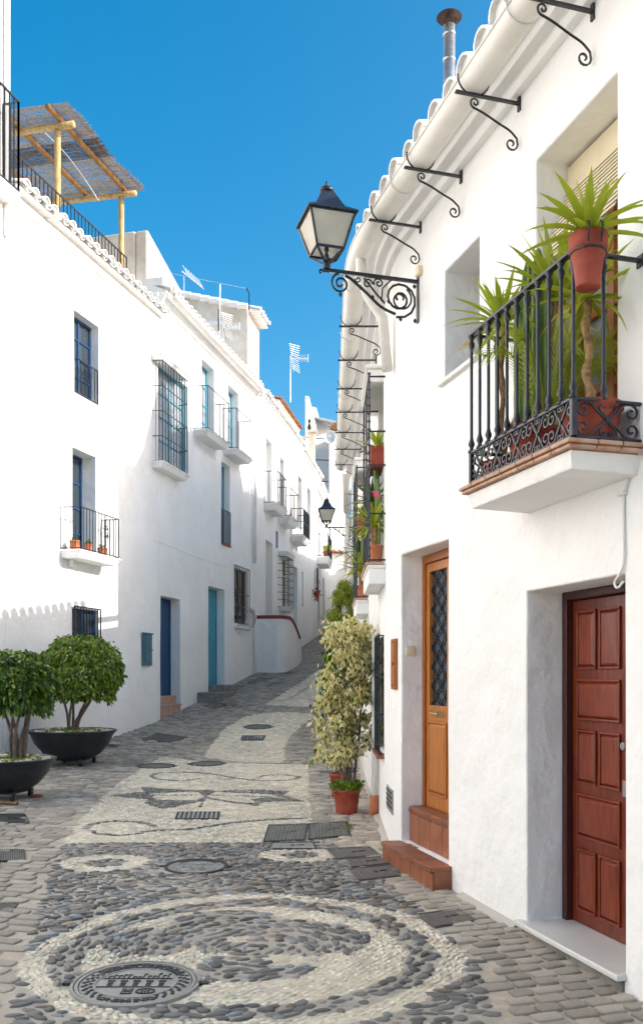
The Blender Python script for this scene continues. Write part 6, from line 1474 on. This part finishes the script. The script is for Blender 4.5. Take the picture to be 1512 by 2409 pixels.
# cactus
t = thing('cactus', 'clump of tall ridged green cactus columns on the near balcony', 'cactus', (ta.x - .02, ta.y, zf + .19))
for i, (px, py, py0) in enumerate(((1222, 700, 880), (1240, 612, 880), (1265, 585, 900), (1255, 660, 900), (1280, 640, 900), (1232, 660, 870))):
    top = rp(px, py, .12 + .03 * (i % 3)); m = MB(); n = 12; vs = []; fs = []; zs_ = [zf + .18 + (top.z - zf - .18) * k / 14 for k in range(15)]
    for k, z in enumerate(zs_):
        r_ = .032 * (1 if k < 13 else (.8 if k == 13 else .25)) * (1 + .06 * (k % 2))
        for j in range(n): a = 2 * math.pi * j / n; rr = r_ * (1.15 if j % 2 else .68); vs.append((top.x + rr * math.cos(a), top.y + rr * math.sin(a), z))
    for k in range(14):
        for j in range(n): a = k * n + j; b = k * n + (j + 1) % n; fs.append((a, b, b + n, a + n))
    fs.append(tuple(14 * n + j for j in range(n))); m.add(vs, fs); m.build('column', 'cactus', t)
# fan of palm fronds
t = thing('palm_plant', 'feathery young palm with arching fronds behind the near balcony balusters', 'palm', (ta.x + .05, ta.y - .04, zf + .19))
for i in range(24):
    az = random.uniform(0, 6.28); b = Vector((ta.x + .04, ta.y - .03, zf + .2)); L_ = random.uniform(.3, .66); e = b + Vector((math.cos(az) * .22, math.sin(az) * .14, L_)); e2 = e + Vector((math.cos(az) * .16, math.sin(az) * .1, random.uniform(-.06, .08))); pts = catmull([b, b.lerp(e, .5), e, e2], 5)
    m = MB(); m.tube(pts, .004, 4); k = len(pts)
    for j in range(3, k - 1):
        for s_ in (-1, 1):
            for h_ in (0, .5):
                p0 = pts[j].lerp(pts[j + 1], h_); tg = (pts[j + 1] - pts[j]).normalized(); sd = tg.cross(Vector((math.cos(az + 1.57), math.sin(az + 1.57), .3))).normalized(); q = p0 + (sd * s_ * .8 + tg * .9) * .085; nrm_ = tg * .006; m.add([p0 - nrm_, p0 + nrm_, q], [(0, 1, 2)])
    m.build('frond', 'yucca_leaf', t)
t = thing('succulents', 'pinkish succulent rosettes spilling over the red tub rim', 'succulent', (ta.x - .1, ta.y, zf + .2))
for i in range(9):
    cx_, cy_, cz_ = ta.x - .12 + random.uniform(-.03, .10), ta.y + random.uniform(-.10, .10), zf + .23 + random.uniform(0, .05); n = 16; dd = rnd_dirs(n); dd[:, 2] = abs(dd[:, 2]); leaf_cloud(np.tile([[cx_, cy_, cz_]], (n, 1)), dd, np.random.uniform(.03, .05, n), [('succulent', 1)], 'rosette', t, width=.7, droop=-.2)
# hanging pot on the corner of the rail
hc = rp(1382, 640, .34); hz0 = rp(1382, 678, .34).z; hz1 = rp(1382, 555, .34).z; r_ = 45 / FX * hc.y
hc = Vector((hc.x, hc.y, hz0)); hp = pot('hanging_pot', 'tall terracotta red pot hooked over the corner of the near balcony rail', 'flower pot', hc, r_, hz1 - hz0, 'pot_red', taper=.62, rim=.30)
m = MB()
for s_ in (-1, 1): m.tube(catmull([hc + Vector((s_ * .03, -.10, .17)), hc + Vector((s_ * .03, -.12, .24)), hc + Vector((s_ * .03, -.09, .27))], 3), .006, 4)
m.tube([hc + Vector((r_ * .92 * math.cos(a), r_ * .92 * math.sin(a), (hz1 - hz0) * .66)) for a in np.linspace(0, 6.28, 22)], .006, 4); m.build('hanger', 'iron', hp)
yt = thing('yucca_plant', 'bright yucca rosette growing out of the hanging pot', 'yucca', (hc.x, hc.y, hz1)); rosette(yt, (hc.x, hc.y, hz1 + .0), .30, 46, lo=2, hi=86, wf=1.5)
# plants of the caged balconies
random.seed(31)
def cage_plants(px, items):
    for it in items: it()
def wall_pt(px, py, off, Yc=None):
    u, z = fR.uz(px, py, off); return P(u, off, z)
for k, (y0, lab) in enumerate(((8.75, 'first caged balcony'), (12.1, 'second caged balcony'))):
    ub_ = uY(y0); zb_ = 1.06 if k == 0 else 1.0
    # three pots on the floor of each cage, the nearest one is seen
    for j in range(3):
        c = P(ub_ + .02 + j * .36, .075, zb_); pp = pot('flower_pot', ['terracotta pot nearest the camera', 'terracotta pot in the middle', 'terracotta pot at the far end'][j] + ' of the ' + lab, 'flower pot', c, .072, .20, 'pot_terracotta', taper=.72)
        yy = thing('yucca_plant', ['spiky plant in the nearest pot', 'spiky plant in the middle pot', 'spiky plant in the farthest pot'][j] + ' of the ' + lab, 'yucca', tuple(c + Vector((0, 0, .19)))); h = (.18, .5, .32)[j]
        MB().tube([c + Vector((0, 0, .18)), c + Vector((0, 0, .2 + h))], .018, 6).build('trunk', 'yucca_bark', yy)
        rosette(yy, tuple(c + Vector((-.02, 0, .2 + h))), .34 if k == 0 else .38, 30, 'yucca_leaf' if j != 1 else 'yucca_dark', yellow=.15, lo=-15, wf=1.1)
    c = P(ub_ - .06, .05, 2.02 if k == 0 else 1.93); t = thing('planter_box', 'red planter box on the upper shelf of the ' + lab, 'planter', tuple(c))
    u_ = ub_ - .06; m = MB(); m.boxf(P, u_, u_ + .45, .0, .13, c.z, c.z + .20); m.build('box', 'pot_red', t, bevel=.01); m = MB(); m.boxf(P, u_ + .01, u_ + .44, .01, .12, c.z + .2, c.z + .203); m.build('soil', 'soil', t)
    tt = thing('leafy_plant', 'broad leaved plant in the upper planter box of the ' + lab, 'plant', tuple(c + Vector((0, 0, .2))))
    rosette(tt, tuple(P(u_ + .10, .06, c.z + .2)), .26, 16, 'yucca_leaf', lo=0, wf=1.6); rosette(tt, tuple(P(u_ + .32, .06, c.z + .2)), .24, 12, 'yucca_dark', lo=0, wf=1.6)
    # climbing stems and, on the first, pink geraniums
    ct = thing('cactus', 'tall green stems climbing the bars of the ' + lab, 'cactus', tuple(P(ub_ + .05, .07, zb_)))
    for j in range(4):
        s_ = P(ub_ + .0 + j * .05, .05 + .02 * (j % 2), zb_ + .1); MB().tube([s_, s_ + Vector((.01, 0, .5)), s_ + Vector((-.01, .02, .75 + .1 * j))], .02, 6).build('stem', 'cactus', ct)
    if k == 0:
        ge = thing('geranium', 'pink geranium flowering through the bars of the first caged balcony', 'flowers', tuple(P(ub_ - .1, .07, 1.55)))
        for (x, y) in ((869, 1157), (860, 1165), (884, 1163)):
            c_ = wall_pt(x, y, .10); leaf_cloud(np.array(c_) + np.random.normal(0, .016, (40, 3)), rnd_dirs(40), np.random.uniform(.018, .03, 40), [('flower_pink', 1)], 'blossom', ge, width=.9)
        c_ = wall_pt(878, 1190, .07); leaf_cloud(np.array(c_) + np.random.normal(0, 1, (260, 3)) * np.array([.035, .06, .10]), rnd_dirs(260), np.random.uniform(.025, .045, 260), [('leaf_dark', 5), ('leaf_mid', 5)], 'foliage', ge, width=.9)
bp_ = Vector(((825 - CX) / FX * 14.2, 14.2, .9)); pot('wall_pot', 'blue painted pot hung on the wall beyond the second cage', 'flower pot', wall_pt(838, 1440, .08) - Vector((0, 0, .1)), .06, .30, 'blue_paint')
pot('wall_pot', 'bright red pot hung on the wall just below the second caged balcony', 'flower pot', wall_pt(842, 1436, .09) - Vector((0, 0, .12)), .075, .24, 'pot_red')
wd = gpt(818, 1948)
t = thing('weeds', 'small tuft of weeds at the right end of the studded hatches', 'weeds', tuple(wd))
leaf_cloud(np.array(wd) + np.random.normal(0, 1, (70, 3)) * np.array([.035, .04, .004]), rnd_dirs(70) * .7 + np.array([0, 0, .9]), np.random.uniform(.02, .05, 70), [('leaf_lime', 1), ('leaf_mid', 1)], 'tuft', t, width=.35)
# --- pots on the left balconies
def zfB(): return fB.z(277, 1316, .37) + .012
for j, (dx, s_) in enumerate(((.12, .10), (.62, .085), (1.18, .10))):
    c = fB.P(ua + dx if False else fB.u(190, .37) + dx * .9, .20, zfB()); pot('flower_pot', ['orange pot at the near end of the blue doored balcony', 'middle orange pot on the blue doored balcony', 'orange pot at the far end of the blue doored balcony'][j], 'flower pot', c, s_, .17, 'pot_terracotta')
    tt = thing('small_plant', ['small plant in the near end pot of the blue doored balcony', 'small plant in the middle pot of the blue doored balcony', 'small plant in the far end pot of the blue doored balcony'][j], 'plant', tuple(c + Vector((0, 0, .16))))
    leaf_cloud(np.array(c + Vector((0, 0, .17))) + np.random.normal(0, .03, (50, 3)), rnd_dirs(50) + np.array([0, 0, .6]), np.random.uniform(.04, .08, 50), [('leaf_mid', 1)], 'foliage', tt)
xg, yg = qB(712, 1140); c_ = np.array(fE.P(fE.u(xg, .15), .15, fE.z(xg, yg, .15))); t = thing('geranium', 'red geranium in the barred window far up the left row', 'flowers', tuple(c_)); leaf_cloud(c_ + np.random.normal(0, .09, (120, 3)), rnd_dirs(120), np.full(120, .08), [('flower_red', 1), ('leaf_dark', .5)], 'blossom', t, width=.9)
c_ = fF.P(1.2, .35, 5.0); pot('flower_pot', 'red pot on the highest balcony at the end of the street', 'flower pot', c_, .15, .3, 'pot_red'); t = thing('small_plant', 'yellow green plant on the highest balcony', 'plant', tuple(c_ + Vector((0, 0, .3)))); leaf_cloud(np.array(c_ + Vector((0, 0, .35))) + np.random.normal(0, .08, (90, 3)), rnd_dirs(90) + np.array([0, 0, 1]), np.full(90, .15), [('leaf_lime', 1)], 'foliage', t)

# --- street lamps (built in their own frame: +x towards the wall, origin under the lantern)
def street_lamp(lab, loc, rz, L, scale=1.0):
    t = thing('street_lamp', lab, 'street lamp', loc, None, rz, local=True, scale=scale)
    eb, et, zb_, zt_ = .105, .172, .10, .345
    m = MB()
    for sx in (-1, 1):
        for sy in (-1, 1): m.tube([(sx * eb, sy * eb, zb_), (sx * et, sy * et, zt_)], .011, 4); m.tube([(0, 0, .0), (sx * eb, sy * eb, zb_)], .010, 4)
    for e, z in ((eb, zb_), (et, zt_)):
        for a, b in (((-e, -e), (e, -e)), ((e, -e), (e, e)), ((e, e), (-e, e)), ((-e, e), (-e, -e))): m.tube([(*a, z), (*b, z)], .011, 4)
    m.lathe([(.03, -.03), (.03, .02), (.012, .04), (.02, .07), (.008, .10), (.02, .115), (.012, .15), (.004, .16)], (0, 0, 0), 8)
    m.build('lantern_frame', 'iron_blue', t)
    for i in range(4):
        m = MB(); R_ = Matrix.Rotation(i * math.pi / 2, 3, 'Z'); q = .004; m.add([tuple(R_ @ Vector(v)) for v in ((-eb + .008, -eb + q, zb_ + .01), (eb - .008, -eb + q, zb_ + .01), (et - .010, -et + q, zt_ - .008), (-et + .010, -et + q, zt_ - .008))], [(0, 1, 2, 3)]); m.build('glass_pane', 'lamp_glass', t, solid=.004)
    m = MB(); e0 = .195; lv = [(e0, .345), (e0, .358), (.13, .405), (.115, .41), (.11, .43), (.105, .432), (.05, .545), (.045, .55)]
    vs = []; fs = []
    for e, z in lv:
        for sx, sy in ((-1, -1), (1, -1), (1, 1), (-1, 1)): vs.append((sx * e, sy * e, z))
    for i in range(len(lv) - 1):
        for j in range(4): a = i * 4 + j; b = i * 4 + (j + 1) % 4; fs.append((a, b, b + 4, a + 4))
    fs += [(3, 2, 1, 0), tuple((len(lv) - 1) * 4 + j for j in range(4))]; m.add(vs, fs); m.build('roof', 'iron_blue', t, bevel=.003, seg=1)
    m = MB(); m.lathe([(.03, .548), (.055, .56), (.057, .575), (.045, .59), (.02, .597), (.012, .612), (.014, .62), (.004, .645)], (0, 0, 0), 12); m.build('finial', 'iron', t, smooth=True)
    m = MB(); G = lambda x, z: (x, 0, z)
    m.tube([G(-.03, -.035), G(L, -.035)], .017, 4); m.box(L - .012, L, -.02, .02, -.36, .02)
    m.tube([G(*q) for q in [(.15, -.06)] + [tuple(c)[:2] for c in catmull([(.19, -.075), (.32, -.17), (.44, -.265), (.56, -.31)], 4)]], .011, 6)
    def sp(cx, cz, r, a0, a1, w_=.009, k=.18): m.tube([G(x, z) for x, z in spiral(cx, cz, r, a0, a1, k, 26)], w_, 5)
    s_ = L / .75
    sp(.11 * s_, -.125, .078, math.radians(100), math.radians(100) + 2 * math.pi * 1.7); sp(-.045, -.055, .022, 0, 5, .008)
    sp(.59 * s_, -.185, .150, math.radians(-100), math.radians(-100) + 2 * math.pi * 1.9, .010, .12)
    sp(.60 * s_, -.19, .10, math.radians(60), math.radians(60) - 2 * math.pi * 1.2, .008, .2)
    sp(.42 * s_, -.085, .042, math.radians(200), math.radians(200) - 2 * math.pi * 1.4, .007); sp(.33 * s_, -.10, .040, 0, 2 * math.pi * 1.3, .007); sp(.25 * s_, -.075, .026, 3, 3 + 2 * math.pi * 1.2, .006)
    m.tube([G(.30 * s_, -.06), G(.40 * s_, -.17), G(.47 * s_, -.235)], .008, 4); m.tube([G(.52 * s_, -.05), G(.45 * s_, -.12), G(.44 * s_, -.22)], .008, 4)
    for (x, z) in ((.715, -.075), (.72, -.345), (.50, -.215), (.27, -.135), (.37, -.20), (.11, -.21), (.60, -.345)): m.lathe([(.004, z - .018), (.016, z), (.004, z + .018)], (x * s_, 0, 0), 6)
    m.build('bracket', 'iron', t)
    m = MB(); m.tube([(.0, 0, .01), (.03, 0, -.05), (.3 * s_, 0, -.05)], .004, 4); m.build('cable', 'cable', t)
    return t
uL = fR.u(984); pl = fR.P(uL, 0, 0); zl_ = zc(668, pl.y) + .05; nn, tt = fR.nt(uL); LL = .755
pL = pl + Vector((nn.x, nn.y, 0)) * LL
street_lamp('nearest street lamp, with frosted panes on a scrolled wall bracket', (pL.x, pL.y, zl_), math.atan2(-nn.y, -nn.x), LL)
Yl = 20.0; street_lamp('smaller looking street lamp further uphill above the climbing shrub', ((768 - CX) / FX * Yl, Yl, zc(1237, Yl)), .03, .60, 1.0)
# conduit box by the near bracket
q = fR.P(uL - .05, 0, zl_ + .02); t = thing('junction_box', 'little pale junction box on the wall by the nearest lamp bracket', 'junction box', tuple(q)); MB().boxf(P, uL - .09, uL - .02, 0, .04, zl_ - .01, zl_ + .06).build('box', 'cream_plastic', t, bevel=.006)
